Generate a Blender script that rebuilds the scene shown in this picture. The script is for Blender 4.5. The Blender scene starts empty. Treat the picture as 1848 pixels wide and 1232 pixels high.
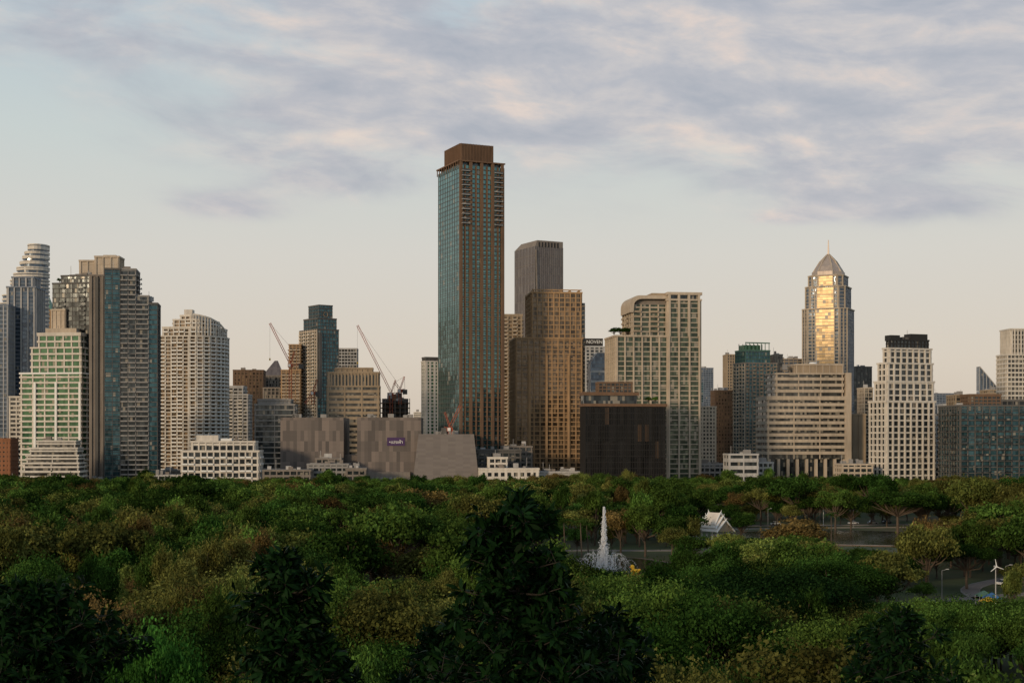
import bpy, math, random
import numpy as np
from mathutils import Vector, noise as mnoise
F=2567.0; HC=35.0; HY=790.0; CX=924.0
rnd=random.Random(7)
scene=bpy.context.scene
def lin(c):
    return tuple(((v/255.0)/12.92 if v/255.0<=0.04045 else (((v/255.0)+0.055)/1.055)**2.4) for v in c)
def PX(x,D): return (x-CX)/F*D
def PZ(y,D): return HC-(y-HY)/F*D
# ---------------------------------------------------------------- materials
MATS={}
def newmat(name):
    m=bpy.data.materials.new(name); m.use_nodes=True
    nt=m.node_tree; nt.nodes.clear()
    out=nt.nodes.new('ShaderNodeOutputMaterial')
    MATS[name]=m
    return m,nt,out
def nd(nt,t,**kw):
    n=nt.nodes.new(t)
    for k,v in kw.items():
        setattr(n,k,v)
    return n
def mth(nt,op,a,b=None,c=None,clamp=False):
    n=nt.nodes.new('ShaderNodeMath'); n.operation=op; n.use_clamp=clamp
    for i,v in enumerate((a,b,c)):
        if v is None: continue
        if isinstance(v,(int,float)): n.inputs[i].default_value=v
        else: nt.links.new(v,n.inputs[i])
    return n.outputs[0]
def mixc(nt,f,a,b,blend='MIX'):
    n=nt.nodes.new('ShaderNodeMix'); n.data_type='RGBA'; n.blend_type=blend
    for idx,v in ((0,f),(6,a),(7,b)):
        if isinstance(v,(int,float)): n.inputs[idx].default_value=v
        elif isinstance(v,tuple): n.inputs[idx].default_value=(v[0],v[1],v[2],1)
        else: nt.links.new(v,n.inputs[idx])
    return n.outputs[2]
def ramp(nt,f,stops):
    n=nt.nodes.new('ShaderNodeValToRGB'); cr=n.color_ramp
    while len(cr.elements)>1: cr.elements.remove(cr.elements[-1])
    cr.elements[0].position=stops[0][0]; cr.elements[0].color=(*stops[0][1],1)
    for p,c in stops[1:]:
        e=cr.elements.new(p); e.color=(*c,1)
    nt.links.new(f,n.inputs[0]); return n.outputs[0]
def wall(name,col,var=0.25,rough=0.85,scale=0.12,metal=0.0):
    m,nt,out=newmat(name)
    p=nd(nt,'ShaderNodeBsdfPrincipled'); tc=nd(nt,'ShaderNodeTexCoord')
    mp=nd(nt,'ShaderNodeMapping'); mp.inputs['Scale'].default_value=(1,1,0.22)
    nt.links.new(tc.outputs['Object'],mp.inputs[0])
    n1=nd(nt,'ShaderNodeTexNoise'); n1.inputs['Scale'].default_value=scale*4; n1.inputs['Detail'].default_value=5
    nt.links.new(mp.outputs[0],n1.inputs[0])
    n2=nd(nt,'ShaderNodeTexNoise'); n2.inputs['Scale'].default_value=scale*0.35; n2.inputs['Detail'].default_value=3
    nt.links.new(tc.outputs['Object'],n2.inputs[0])
    a=mth(nt,'ADD',n1.outputs[0],n2.outputs[0])
    f=mth(nt,'MULTIPLY_ADD',a,1.6,-1.1,True)
    c=mixc(nt,f,tuple(v*(1-var) for v in col),tuple(min(1,v*(1+var*0.6)) for v in col))
    nt.links.new(c,p.inputs['Base Color']); p.inputs['Roughness'].default_value=rough; p.inputs['Metallic'].default_value=metal
    nt.links.new(p.outputs[0],out.inputs[0]); return m
def glass(name,col,dark=None,curtain=(0.3,0.27,0.22),cur=0.12,bw=1.6,fh=3.3,metal=0.6,rough=0.1,tilt=0.035,mull=None,mw=0.1):
    m,nt,out=newmat(name); dark=dark or tuple(v*0.45 for v in col)
    p=nd(nt,'ShaderNodeBsdfPrincipled'); tc=nd(nt,'ShaderNodeTexCoord')
    v=nd(nt,'ShaderNodeVectorMath',operation='MULTIPLY_ADD'); v.inputs[1].default_value=(1/bw,1/bw,1/fh); v.inputs[2].default_value=(0.37,0.41,0.02)
    nt.links.new(tc.outputs['Object'],v.inputs[0])
    fl=nd(nt,'ShaderNodeVectorMath',operation='FLOOR'); nt.links.new(v.outputs[0],fl.inputs[0])
    wn=nd(nt,'ShaderNodeTexWhiteNoise'); nt.links.new(fl.outputs[0],wn.inputs[0])
    sn=nd(nt,'ShaderNodeTexNoise'); sn.inputs['Scale'].default_value=0.035; sn.inputs['Detail'].default_value=3
    nt.links.new(tc.outputs['Object'],sn.inputs[0])
    f=mth(nt,'MULTIPLY_ADD',sn.outputs[0],1.2,-0.6); f=mth(nt,'ADD',f,wn.outputs[0]); 
    f=mth(nt,'MULTIPLY',f,0.9,None,True)
    c=mixc(nt,f,dark,col)
    sep=nd(nt,'ShaderNodeSeparateColor'); nt.links.new(wn.outputs['Color'],sep.inputs[0])
    cf=mth(nt,'LESS_THAN',sep.outputs[1],cur)
    cf2=mth(nt,'MULTIPLY',cf,0.8)
    c=mixc(nt,cf2,c,curtain)
    mt=mth(nt,'MULTIPLY_ADD',cf2,-metal,metal)
    if mull:
        fr=nd(nt,'ShaderNodeVectorMath',operation='FRACTION'); nt.links.new(v.outputs[0],fr.inputs[0])
        s2=nd(nt,'ShaderNodeSeparateXYZ'); nt.links.new(fr.outputs[0],s2.inputs[0])
        mz=mth(nt,'LESS_THAN',s2.outputs[2],mw)
        c=mixc(nt,mz,c,mull); 
        mt=mth(nt,'MULTIPLY',mt,mth(nt,'SUBTRACT',1.0,mz))
    nt.links.new(c,p.inputs['Base Color']); nt.links.new(mt,p.inputs['Metallic'])
    p.inputs['Roughness'].default_value=rough
    g=nd(nt,'ShaderNodeNewGeometry')
    s=nd(nt,'ShaderNodeVectorMath',operation='MULTIPLY_ADD'); 
    nt.links.new(wn.outputs['Color'],s.inputs[0]); s.inputs[1].default_value=(tilt,)*3; nt.links.new(g.outputs['Normal'],s.inputs[2])
    s3=nd(nt,'ShaderNodeVectorMath',operation='SUBTRACT'); nt.links.new(s.outputs[0],s3.inputs[0]); s3.inputs[1].default_value=(tilt/2,)*3
    nn=nd(nt,'ShaderNodeVectorMath',operation='NORMALIZE'); nt.links.new(s3.outputs[0],nn.inputs[0])
    nt.links.new(nn.outputs[0],p.inputs['Normal'])
    nt.links.new(p.outputs[0],out.inputs[0]); return m
def panels(name,cols,sx=2.4,sz=7.0):
    m,nt,out=newmat(name)
    p=nd(nt,'ShaderNodeBsdfPrincipled'); tc=nd(nt,'ShaderNodeTexCoord')
    v=nd(nt,'ShaderNodeVectorMath',operation='MULTIPLY_ADD'); v.inputs[1].default_value=(1/sx,1/sx,1/sz); v.inputs[2].default_value=(0.37,0.41,0.3)
    nt.links.new(tc.outputs['Object'],v.inputs[0])
    fl=nd(nt,'ShaderNodeVectorMath',operation='FLOOR'); nt.links.new(v.outputs[0],fl.inputs[0])
    wn=nd(nt,'ShaderNodeTexWhiteNoise'); nt.links.new(fl.outputs[0],wn.inputs[0])
    v2=nd(nt,'ShaderNodeTexWave',bands_direction='Z'); v2.inputs['Scale'].default_value=0.35
    nt.links.new(tc.outputs['Object'],v2.inputs[0])
    c=ramp(nt,wn.outputs[0],[(0,cols[0]),(0.45,cols[1]),(1,cols[2])])
    c=mixc(nt,mth(nt,'MULTIPLY',v2.outputs[1],0.25),c,tuple(x*0.4 for x in cols[0]))
    nt.links.new(c,p.inputs['Base Color']); p.inputs['Roughness'].default_value=0.6
    nt.links.new(p.outputs[0],out.inputs[0]); return m
wall('w_white',(0.66,0.61,0.54)); wall('w_cream',(0.50,0.42,0.33)); wall('w_beige',(0.36,0.28,0.195))
wall('w_orange',(0.42,0.27,0.145)); wall('w_brown',(0.17,0.105,0.065)); wall('w_tbrown',(0.17,0.10,0.06))
wall('w_grey',(0.28,0.27,0.26)); wall('w_dgrey',(0.11,0.105,0.10)); wall('w_lgrey',(0.45,0.44,0.43))
wall('w_black',(0.022,0.019,0.017),rough=0.6); wall('w_taupe',(0.22,0.19,0.165)); wall('w_terra',(0.28,0.12,0.06))
wall('w_fin',(0.014,0.012,0.011),rough=0.7)
wall('w_bgrey',(0.22,0.25,0.30)); wall('w_green',(0.08,0.17,0.13)); wall('w_copper',(0.08,0.25,0.17),rough=0.5)
wall('w_roof',(0.20,0.19,0.18)); wall('w_red',(0.42,0.10,0.05)); wall('w_yellow',(0.75,0.45,0.03),var=0.1); wall('w_purple',(0.07,0.035,0.11),var=0.1)
wall('w_pwhite',(0.8,0.8,0.78),var=0.08); wall('w_metal',(0.45,0.38,0.33),rough=0.5,metal=0.3); wall('w_blue',(0.05,0.16,0.35))
glass('g_teal',(0.15,0.29,0.29),dark=(0.08,0.17,0.18),cur=0.03,metal=0.75,bw=2.0,mull=(0.03,0.045,0.045),mw=0.14)
glass('g_towerf',(0.12,0.17,0.15),dark=(0.03,0.045,0.04),cur=0.12,curtain=(0.2,0.19,0.15),metal=0.5,bw=1.9)
glass('g_dark',(0.09,0.105,0.11),dark=(0.02,0.025,0.03),cur=0.08,metal=0.5)
glass('g_mid',(0.12,0.12,0.11),dark=(0.03,0.03,0.03),cur=0.2,metal=0.3)
glass('g_blue',(0.12,0.165,0.22),dark=(0.05,0.07,0.10),cur=0.06,metal=0.5,mull=(0.1,0.11,0.13),mw=0.15)
glass('g_dteal',(0.07,0.16,0.19),dark=(0.02,0.06,0.08),cur=0.05,metal=0.6,mull=(0.03,0.04,0.045),mw=0.2)
glass('g_green',(0.06,0.16,0.085),dark=(0.02,0.075,0.04),cur=0.1,metal=0.35)
glass('g_gdark',(0.10,0.13,0.09),dark=(0.025,0.04,0.028),cur=0.15,metal=0.35)
glass('g_black',(0.03,0.028,0.026),dark=(0.006,0.006,0.006),cur=0.04,curtain=(0.09,0.05,0.025),metal=0.5,rough=.22,bw=2.4,fh=11)
glass('g_brown',(0.13,0.10,0.09),dark=(0.06,0.048,0.045),cur=0.05,curtain=(0.25,0.2,0.17),metal=0.35,mull=(0.07,0.055,0.05),mw=0.3)
glass('g_taupe',(0.19,0.165,0.155),dark=(0.12,0.10,0.10),cur=0.0,metal=0.2,bw=2.2,fh=9,mull=(0.14,0.12,0.12),mw=0.12)
glass('g_goldrefl',(0.50,0.36,0.19),dark=(0.28,0.21,0.12),cur=0.08,curtain=(.2,.2,.2),metal=0.55,rough=0.42,tilt=0.08,bw=3,mull=(0.30,0.21,0.12),mw=0.16)  # glass tinted gold so its colour carries the low sun's reflection
glass('g_warm',(0.20,0.15,0.10),dark=(0.045,0.032,0.022),cur=0.25,curtain=(0.28,0.19,0.11),metal=0.25)
panels('p_mall',[(0.09,0.075,0.068),(0.135,0.112,0.10),(0.23,0.185,0.16)])
panels('p_mall2',[(0.16,0.14,0.13),(0.18,0.155,0.145),(0.205,0.18,0.165)],sx=5,sz=1.5)
# ---------------------------------------------------------------- mesh builder
def offset_poly(poly,d):
    n=len(poly); res=[]
    for i in range(n):
        p0=Vector(poly[i-1]);p1=Vector(poly[i]);p2=Vector(poly[(i+1)%n])
        a=(p1-p0).normalized(); b=(p2-p1).normalized()
        na=Vector((a.y,-a.x)); nb=Vector((b.y,-b.x)); m=na+nb
        m=m/max(0.3,m.length_squared)*2*1.0
        res.append(tuple(p1+m*d))
    return res
class B:
    def __init__(s,name,loc=(0,0,0),th=0.0):
        s.name=name; s.v=[]; s.f=[]; s.m=[]; s.slots=[]; s.loc=loc; s.th=th
    def mi(s,n):
        if n not in s.slots: s.slots.append(n)
        return s.slots.index(n)
    def prism(s,poly,z0,z1,mat,top=None,poly2=None):
        b=len(s.v); n=len(poly); poly2=poly2 or poly
        s.v+= [(p[0],p[1],z0) for p in poly]+[(p[0],p[1],z1) for p in poly2]
        k=s.mi(mat)
        for i in range(n):
            j=(i+1)%n; s.f.append((b+i,b+j,b+n+j,b+n+i)); s.m.append(k)
        s.f.append(tuple(b+n+i for i in range(n))); s.m.append(s.mi(top or mat))
        s.f.append(tuple(b+n-1-i for i in range(n))); s.m.append(k)
    def box(s,x0,x1,y0,y1,z0,z1,mat): s.prism([(x0,y0),(x1,y0),(x1,y1),(x0,y1)],z0,z1,mat)
    def ebox(s,o,u,n,a0,a1,n0,n1,z0,z1,mat):
        q=[(o[0]+u[0]*a+n[0]*c,o[1]+u[1]*a+n[1]*c) for a,c in ((a0,n1),(a1,n1),(a1,n0),(a0,n0))]
        s.prism(q,z0,z1,mat)
    def beam(s,p,q,w,mat,w2=None):
        p=Vector(p);q=Vector(q);d=(q-p).normalized(); w2=w2 or w
        a=d.cross(Vector((0,0,1))); 
        if a.length<0.01: a=Vector((1,0,0))
        a.normalize(); c=d.cross(a).normalized()
        b=len(s.v)
        for pt,ww in ((p,w),(q,w2)):
            for i,j in ((-1,-1),(1,-1),(1,1),(-1,1)): s.v.append(tuple(pt+a*i*ww/2+c*j*ww/2))
        k=s.mi(mat)
        for fc in ((0,3,2,1),(4,5,6,7),(0,1,5,4),(1,2,6,5),(2,3,7,6),(3,0,4,7)):
            s.f.append(tuple(b+x for x in fc)); s.m.append(k)
    def cone(s,c,r0,r1,z0,z1,n,mat):
        P=[(c[0]+math.cos(2*math.pi*i/n)*r0,c[1]+math.sin(2*math.pi*i/n)*r0) for i in range(n)]
        Q=[(c[0]+math.cos(2*math.pi*i/n)*r1,c[1]+math.sin(2*math.pi*i/n)*r1) for i in range(n)]
        s.prism(P,z0,z1,mat,poly2=Q)
    def finish(s,parent=None,smooth=False):
        me=bpy.data.meshes.new(s.name); me.from_pydata(s.v,[],s.f)
        for n in s.slots: me.materials.append(MATS[n])
        me.polygons.foreach_set('material_index',s.m)
        if smooth: me.polygons.foreach_set('use_smooth',[True]*len(s.f))
        me.update()
        o=bpy.data.objects.new(s.name,me); scene.collection.objects.link(o)
        o.location=s.loc; o.rotation_euler=(0,0,s.th)
        if parent: o.parent=parent
        return o
class Fr:
    def __init__(s,xl,xc,xr,D,th=0,L=None):
        s.D=D; s.th=math.radians(th); s.C=((xc-CX)/F*D,D)
        s.dx,s.dy=math.cos(s.th),math.sin(s.th)
        s.W=s.U(xr); s.L=L if L else s.V(xl)
        if s.L<5 or s.L>90: print('CHECK L',xl,xc,xr,s.L); s.L=25
    def U(s,x):
        k=(x-CX)/F; return (k*s.C[1]-s.C[0])/(s.dx-k*s.dy)
    def V(s,x):
        k=(x-CX)/F; return (k*s.C[1]-s.C[0])/(-s.dy-k*s.dx)
    def Z(s,y,v=0): return HC-(y-HY)/F*(s.D+v)
    def b(s,name): return B(name,(s.C[0],s.C[1],0),s.th)
def tier(b,poly,z0,z1,S,edges=None,cap=True):
    if len(poly)==4 and not isinstance(poly[0],tuple):
        u0,u1,v0,v1=poly; poly=[(u0,v0),(u1,v0),(u1,v1),(u0,v1)]
    edges=edges or {}
    b.prism(poly,z0,z1,S['g'],'w_roof')
    n=len(poly)
    fl=lambda S:[z0+S['fh']*k for k in range(1,int((z1-z0)/S['fh'])+1)]
    if not edges and S.get('st',0)>0:
        rp=offset_poly(poly,S['sd'])
        for z in fl(S): b.prism(rp,z-S['st']/2,min(z+S['st']/2,z1-0.01),S['w'])
    for i in range(n):
        E=edges.get(i,S) if edges else S
        p0=Vector(poly[i]);p1=Vector(poly[(i+1)%n]);L=(p1-p0).length
        if L<0.5: continue
        u=(p1-p0)/L; nn=Vector((u.y,-u.x))
        # skip facades pointing away from the park
        wn=Vector((math.cos(b.th)*nn.x-math.sin(b.th)*nn.y, math.sin(b.th)*nn.x+math.cos(b.th)*nn.y))
        if wn.y>0.75: continue
        if edges and E.get('st',0)>0:
            for z in fl(E): b.ebox(p0,u,nn,0.03,L-0.03,-0.1,E['sd'],z-E['st']/2,z+E['st']/2,E['w'])
        if E.get('pw',0)>0 and E['bw']>0:
            nb=max(1,round(L/E['bw'])); bw=L/nb
            for k in range(nb+1):
                c=min(max(k*bw,E['pw']/2+0.01),L-E['pw']/2-0.01)
                b.ebox(p0,u,nn,c-E['pw']/2,c+E['pw']/2,-0.12,E['pd'],z0,z1-0.02,E.get('pm',E['w']))
            bal=E.get('bal')
            if bal:
                pat,dep,hh,bm=bal
                for k in range(nb):
                    if not pat[k%len(pat)]: continue
                    for z in fl(E)[:-1]:
                        if rnd.random()<0.06: continue
                        b.ebox(p0,u,nn,k*bw+0.25,(k+1)*bw-0.25,E['sd']*0.5,dep,z-0.13,z+0.12,E['w'])
                        b.ebox(p0,u,nn,k*bw+0.27,(k+1)*bw-0.27,dep-0.18,dep-0.02,z+0.12,z+hh,bm)
    if cap:
        o=max(S.get('sd',0),S.get('pd',0))+0.12
        b.prism(offset_poly(poly,o),z1-0.5,z1+0.7,S.get('cm',S.get('w','w_grey')),'w_roof')
def clutter(b,u0,u1,v0,v1,z,n,mat='w_grey',hmax=4):
    for i in range(n):
        w=rnd.uniform(1.5,5); d=rnd.uniform(1.5,4); x=rnd.uniform(u0,max(u0+.1,u1-w)); y=rnd.uniform(v0,max(v0+.1,v1-d))
        b.box(x,x+w,y,y+d,z-0.3-0.01*i,z+rnd.uniform(1,hmax),rnd.choice([mat,'w_grey','w_lgrey','w_taupe']))
    for i in range(max(1,n//3)):
        x=rnd.uniform(u0,u1);y=rnd.uniform(v0,v1); b.beam((x,y,z-0.5),(x,y,z+rnd.uniform(3,8)),0.22,'w_lgrey')
def S(g,w,fh=3.3,st=.6,sd=.4,bw=4,pw=.5,pd=.5,**k): return dict(g=g,w=w,fh=fh,st=st,sd=sd,bw=bw,pw=pw,pd=pd,**k)

# ================================================================ BUILDINGS
# 1 far-left blue-grey tower
f=Fr(14,14,63,1200,3,L=28); b=f.b('office_tower'); s=S('g_blue','w_bgrey',bw=5.5,pw=1.1,pd=1.1,st=.5,sd=.25,pm='w_lgrey')
tier(b,(0,f.W,0,f.L),0,f.Z(518),s); tier(b,(f.U(22),f.U(58),2,22),f.Z(518),f.Z(500),s); clutter(b,2,f.W-3,3,10,f.Z(510),4); b.finish()
f=Fr(-70,-70,14,1180,3,L=28); b=f.b('office_tower'); tier(b,(0,f.W,0,27),0,f.Z(550),S('g_blue','w_bgrey',bw=3.4,pw=.7,pm='w_lgrey',fh=3.6,st=.9)); b.finish()
# rounded stepped white tower
D=1350; b=B('curved_tower',(PX(52,D),D+20,0))
def arcpoly(rx,ry,n=20,cx=0): return [(cx+rx*math.cos(2*math.pi*i/n),ry*math.sin(2*math.pi*i/n)) for i in range(n)]
ys=[545,530,516,503,491,480,470,460,452,439]; xl=[-16,-8,0,7,13,19,25,30,34,40]
for k in range(10):
    z0=0 if k==0 else PZ(ys[k-1],D); rx=(PX(75.5-k*.15,D)-PX(xl[k],D))/2; cx=(PX(75.5-k*.15,D)+PX(xl[k],D))/2-PX(52,D)
    ss=S('g_blue','w_white',fh=4.0,st=1.7 if k<8 else 3.2,sd=.8,pw=0,bw=4,pd=0)
    tier(b,arcpoly(rx,13,20,cx),z0,PZ(ys[k],D),ss)
b.finish()
# green pyramid tower
f=Fr(63,63,92,1450,3,L=20); b=f.b('green_roofed_tower'); tier(b,(0,f.W,0,16),0,f.Z(560),S('g_warm','w_orange',bw=3.4,pw=1.2,st=1.2))
b.prism([(0,0),(f.W,0),(f.W,16),(0,16)],f.Z(558),f.Z(520),'w_copper',poly2=[(f.W*.42,7),(f.W*.55,7),(f.W*.55,9),(f.W*.42,9)])
b.beam((f.W*.48,8,f.Z(522)),(f.W*.48,8,f.Z(505)),.5,'w_copper'); b.finish()
# 3 white/green stepped building
f=Fr(38,38,146,1010,-8,L=28); b=f.b('terraced_apartment_building')
s=S('g_green','w_white',fh=3.9,st=1.2,sd=1.0,bw=9,pw=1.0,pd=.5,cm='w_pwhite')
tier(b,(0,f.W,0,28),0,f.Z(674),s); s2=S('g_green','w_white',fh=4.6,st=1.3,sd=.9,bw=6,pw=1,pd=.5)
tier(b,(f.U(56),f.W-.5,1,26),f.Z(674),f.Z(628),s2); tier(b,(f.U(66),f.U(141),3,24),f.Z(628),f.Z(602),s2)
b.box(f.U(76),f.U(132),5,20,f.Z(602),f.Z(592),'w_cream'); clutter(b,f.U(70),f.U(135),5,16,f.Z(600),6)
for x in (62,100,143): b.box(f.U(x),f.U(x)+1.6,-1.5,-.2,0,f.Z(690),'w_pwhite')
b.finish()
f=Fr(17,17,42,1080,4,L=20); b=f.b('apartment_building'); tier(b,(0,f.W,0,20),0,f.Z(716),S('g_mid','w_white',st=1.3,bw=5,pw=.8)); b.finish()
f=Fr(-40,-40,18,1040,4,L=20); b=f.b('brick_building'); tier(b,(0,f.W,0,20),0,f.Z(792),S('g_mid','w_terra',st=2.2,bw=3,pw=1.6)); b.finish()
f=Fr(36,36,142,925,4,L=22); b=f.b('terraced_hotel')
for k,(a,c,y0) in enumerate([(36,142,868),(38,141,851),(41,139,836),(45,137,822),(50,134,809),(62,130,796)]):
    tier(b,(f.U(a),f.U(c),k*1.6,22),0 if k==0 else f.Z([868,868,851,836,822,809][k]),f.Z(y0),S('g_mid','w_white',fh=3.0,st=1.1,sd=.8,bw=20,pw=.6,pd=.3))
clutter(b,f.U(64),f.U(120),10,18,f.Z(796),3,'w_white'); b.finish()
# 4 dark glass pair
f=Fr(95,95,166,1020,-10,L=30); b=f.b('glass_apartment_tower'); s=S('g_dark','w_dgrey',bw=5,pw=.35,pd=.2,st=.5,sd=.3,bal=([0,1,0],1.3,1.1,'g_dark'))
tier(b,(0,f.W,0,30),0,f.Z(512),s); tier(b,(f.U(108),f.W-.2,2,28),f.Z(512),f.Z(498),s); clutter(b,f.U(110),f.U(150),4,20,f.Z(497),7)
for k in range(3): tier(b,(f.U(97+k*2)-.4,f.U(120),-2.4,-.3),f.Z(560+k*60+38),f.Z(560+k*60),S('w_cream','w_cream',fh=4,st=.5,sd=.2,bw=4,pw=.6))
b.finish()
f=Fr(163,163,187,985,3,L=26); b=f.b('concrete_core_tower'); s=S('w_taupe','w_taupe',bw=4,pw=1.3,pd=.9,st=.35,sd=.2)
tier(b,(0,f.W,0,f.L),0,f.Z(497),s); b.box(f.W*.38,f.W*.62,-1.2,-.15,0,f.Z(500),'w_dgrey'); b.finish()
f=Fr(143,143,214,1040,3,L=20); b=f.b('concrete_core_tower'); s=S('w_cream','w_cream',bw=6,pw=1.0,pd=.7,st=.3,sd=.2,fh=6)
tier(b,(f.U(172),f.U(214),0,16),0,f.Z(463),s); tier(b,(0,f.U(171),2,14),0,f.Z(470),s); b.box(f.U(185),f.U(208),2,9,f.Z(463),f.Z(459),'w_cream'); b.finish()
f=Fr(180,188,284,965,9,L=26); b=f.b('glass_apartment_tower')
sg=S('g_dteal','w_dgrey',bw=5,pw=.3,pd=.2,st=.4,sd=.2); sb=S('g_dark','w_grey',bw=6.5,pw=.35,pd=.3,st=.35,sd=.3,bal=([1,1,0,1],1.7,.8,'w_grey'))
tier(b,(0,f.U(217),0,26),f.Z(868),f.Z(485),sg); tier(b,(f.U(217)+.01,f.U(245),.6,26),0,f.Z(485),sb)
tier(b,(f.U(245)+.02,f.U(268),1.0,25),0,f.Z(533),sb); tier(b,(f.U(268)+.03,f.W,1.4,24),0,f.Z(546),sg)
b.box(.2,f.U(217)-.3,.3,25,0,f.Z(867),'w_taupe'); clutter(b,f.U(192),f.U(240),4,18,f.Z(485),2); clutter(b,f.U(248),f.U(280),4,18,f.Z(540),4); b.finish()
# 5 white curved building
f=Fr(286,286,396,1150,0,L=36); b=f.b('curved_apartment_tower')
def cp(x0,x1,v): 
    a=f.U(x0);c=f.U(x1);m=a+(c-a)*.5; pts=[(a,v),(m,v-3)]
    for i in range(1,8):
        t=math.pi/2*i/7; pts.append((m+(c-m)*math.sin(t),v-3+(26)*(1-math.cos(t))))
    return pts+[(c,36),(a,36)]
s=S('g_warm','w_white',fh=3.1,st=.85,sd=.7,bw=4.6,pw=1.0,pd=.9,bal=([1,0,1,1,0],1.6,1.0,'w_pwhite'))
tier(b,cp(286,396,4),0,f.Z(606),s); tier(b,cp(292,392,5),f.Z(606),f.Z(590),s); tier(b,cp(310,378,7),f.Z(590),f.Z(576),s); tier(b,cp(322,362,9),f.Z(576),f.Z(568),s)
b.box(f.U(326),f.U(341),12,20,f.Z(570),f.Z(556),'w_white')
P=cp(300,395,4.2)
for i in range(1,len(P)-2):
    t=i/(len(P)-3); za=f.Z(566+30*t*t); 
    t2=(i+1)/(len(P)-3); zb=f.Z(566+30*t2*t2)
    if i<len(P)-3:
        b.beam((P[i][0],P[i][1],za),(P[i+1][0],P[i+1][1],zb),1.1,'w_white')
        for q in (.5,1): 
            xx=P[i][0]+(P[i+1][0]-P[i][0])*q; yy=P[i][1]+(P[i+1][1]-P[i][1])*q; b.beam((xx,yy,f.Z(608)),(xx,yy,za+(zb-za)*q),.6,'w_white')
b.finish()
f=Fr(394,394,447,1260,2,L=24); b=f.b('apartment_building'); s=S('g_mid','w_lgrey',fh=3.1,st=1.1,bw=4,pw=.8,bal=([1,0],1.3,1,'w_white'))
tier(b,(0,f.W,0,24),0,f.Z(712),s); tier(b,(0.2,f.U(438),1,22),f.Z(712),f.Z(697),s); b.finish()
# 7 white low building
f=Fr(328,328,466,915,4,L=24); b=f.b('white_apartment_block'); s=S('g_dark','w_white',fh=4.4,st=1.5,sd=.5,bw=4.2,pw=.9,pd=.7,bal=([1,1,0],1.5,1.1,'w_pwhite'))
tier(b,(0,f.W,0,24),0,f.Z(814),s); tier(b,(f.U(345),f.U(458),3,20),f.Z(814),f.Z(797),s); b.box(f.U(352),f.U(392),5,14,f.Z(798),f.Z(785),'w_white'); b.box(f.U(396),f.U(416),6,12,f.Z(798),f.Z(791),'w_pwhite')
clutter(b,f.U(340),f.U(455),5,18,f.Z(797),6,'w_white'); b.finish()
f=Fr(421,421,475,1450,5,L=24); b=f.b('brown_office_building'); tier(b,(0,f.W,0,24),0,f.Z(668),S('g_warm','w_brown',bw=4,pw=1.5,st=1.2)); clutter(b,3,f.W-5,3,14,f.Z(668),3,'w_brown'); b.finish()
f=Fr(474,474,512,1500,5,L=20); b=f.b('glass_roofed_tower'); tier(b,(0,f.W,0,20),0,f.Z(678),S('g_mid','w_taupe',bw=3,pw=.7))
b.prism([(0,0),(f.W,0),(f.W,18),(0,18)],f.Z(677),f.Z(650),'g_taupe',poly2=[(f.W*.55,6),(f.W*.7,6),(f.W*.7,9),(f.W*.55,9)]); b.finish()
f=Fr(460,460,531,1060,4,L=26); b=f.b('banded_office_building'); tier(b,(0,f.W,0,f.L),0,f.Z(730),S('g_dark','w_grey',fh=4.0,st=.9,sd=.6,bw=12,pw=.5,pd=.3)); tier(b,(2,f.W-3,3,f.L-3),f.Z(730),f.Z(721),S('w_grey','w_grey',bw=3)); b.finish()
f=Fr(475,475,540,1350,0,L=25); b=f.b('office_building'); tier(b,(0,f.W,0,25),0,f.Z(700),S('g_mid','w_taupe',bw=4,pw=1)); b.finish()
# 10 teal tower
f=Fr(541,573,611,1320,36); b=f.b('teal_glass_tower')
sg=S('g_dteal','w_dgrey',bw=3,pw=.3,pd=.3,st=.6,sd=.3); sc=S('g_green','w_cream',fh=3.2,st=.9,sd=.8,bw=4.5,pw=1.1,pd=1.0,bal=([1,0],1.7,1.0,'w_white'))
tier(b,(0,f.W,0,f.L),0,f.Z(594),sg,edges={3:sc,0:sg,1:sg,2:sg}); tier(b,(.6,f.W-2,.6,f.L*.8),f.Z(594),f.Z(574),sg); tier(b,(3,f.W-5,3,f.L*.65),f.Z(574),f.Z(550),sg)
b.box(1,4,-1.6,.0,f.Z(720),f.Z(600),'w_dgrey')
for i in range(24):
    a=2*math.pi*i/24;a2=2*math.pi*(i+1)/24; cx=f.W*.45; zz=f.Z(566)
    b.beam((cx+2.2*math.cos(a),2.5,zz+2.2*math.sin(a)),(cx+2.2*math.cos(a2),2.5,zz+2.2*math.sin(a2)),.4,'w_beige')
b.finish()
f=Fr(508,508,542,1330,3,L=22); b=f.b('balcony_apartment_tower'); s=S('g_warm','w_orange',fh=3.1,st=.7,sd=.7,bw=4,pw=.7,bal=([1,1],1.5,1,'w_cream'))
tier(b,(0,f.W,0,20),0,f.Z(668),s); tier(b,(f.U(522),f.W,0.5,20),f.Z(668),f.Z(622),s); b.finish()
f=Fr(611,611,644,1500,3,L=20); b=f.b('office_building'); tier(b,(0,f.W,0,20),0,f.Z(629),S('g_mid','w_lgrey',st=1,bw=3,pw=.5)); b.finish()
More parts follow.
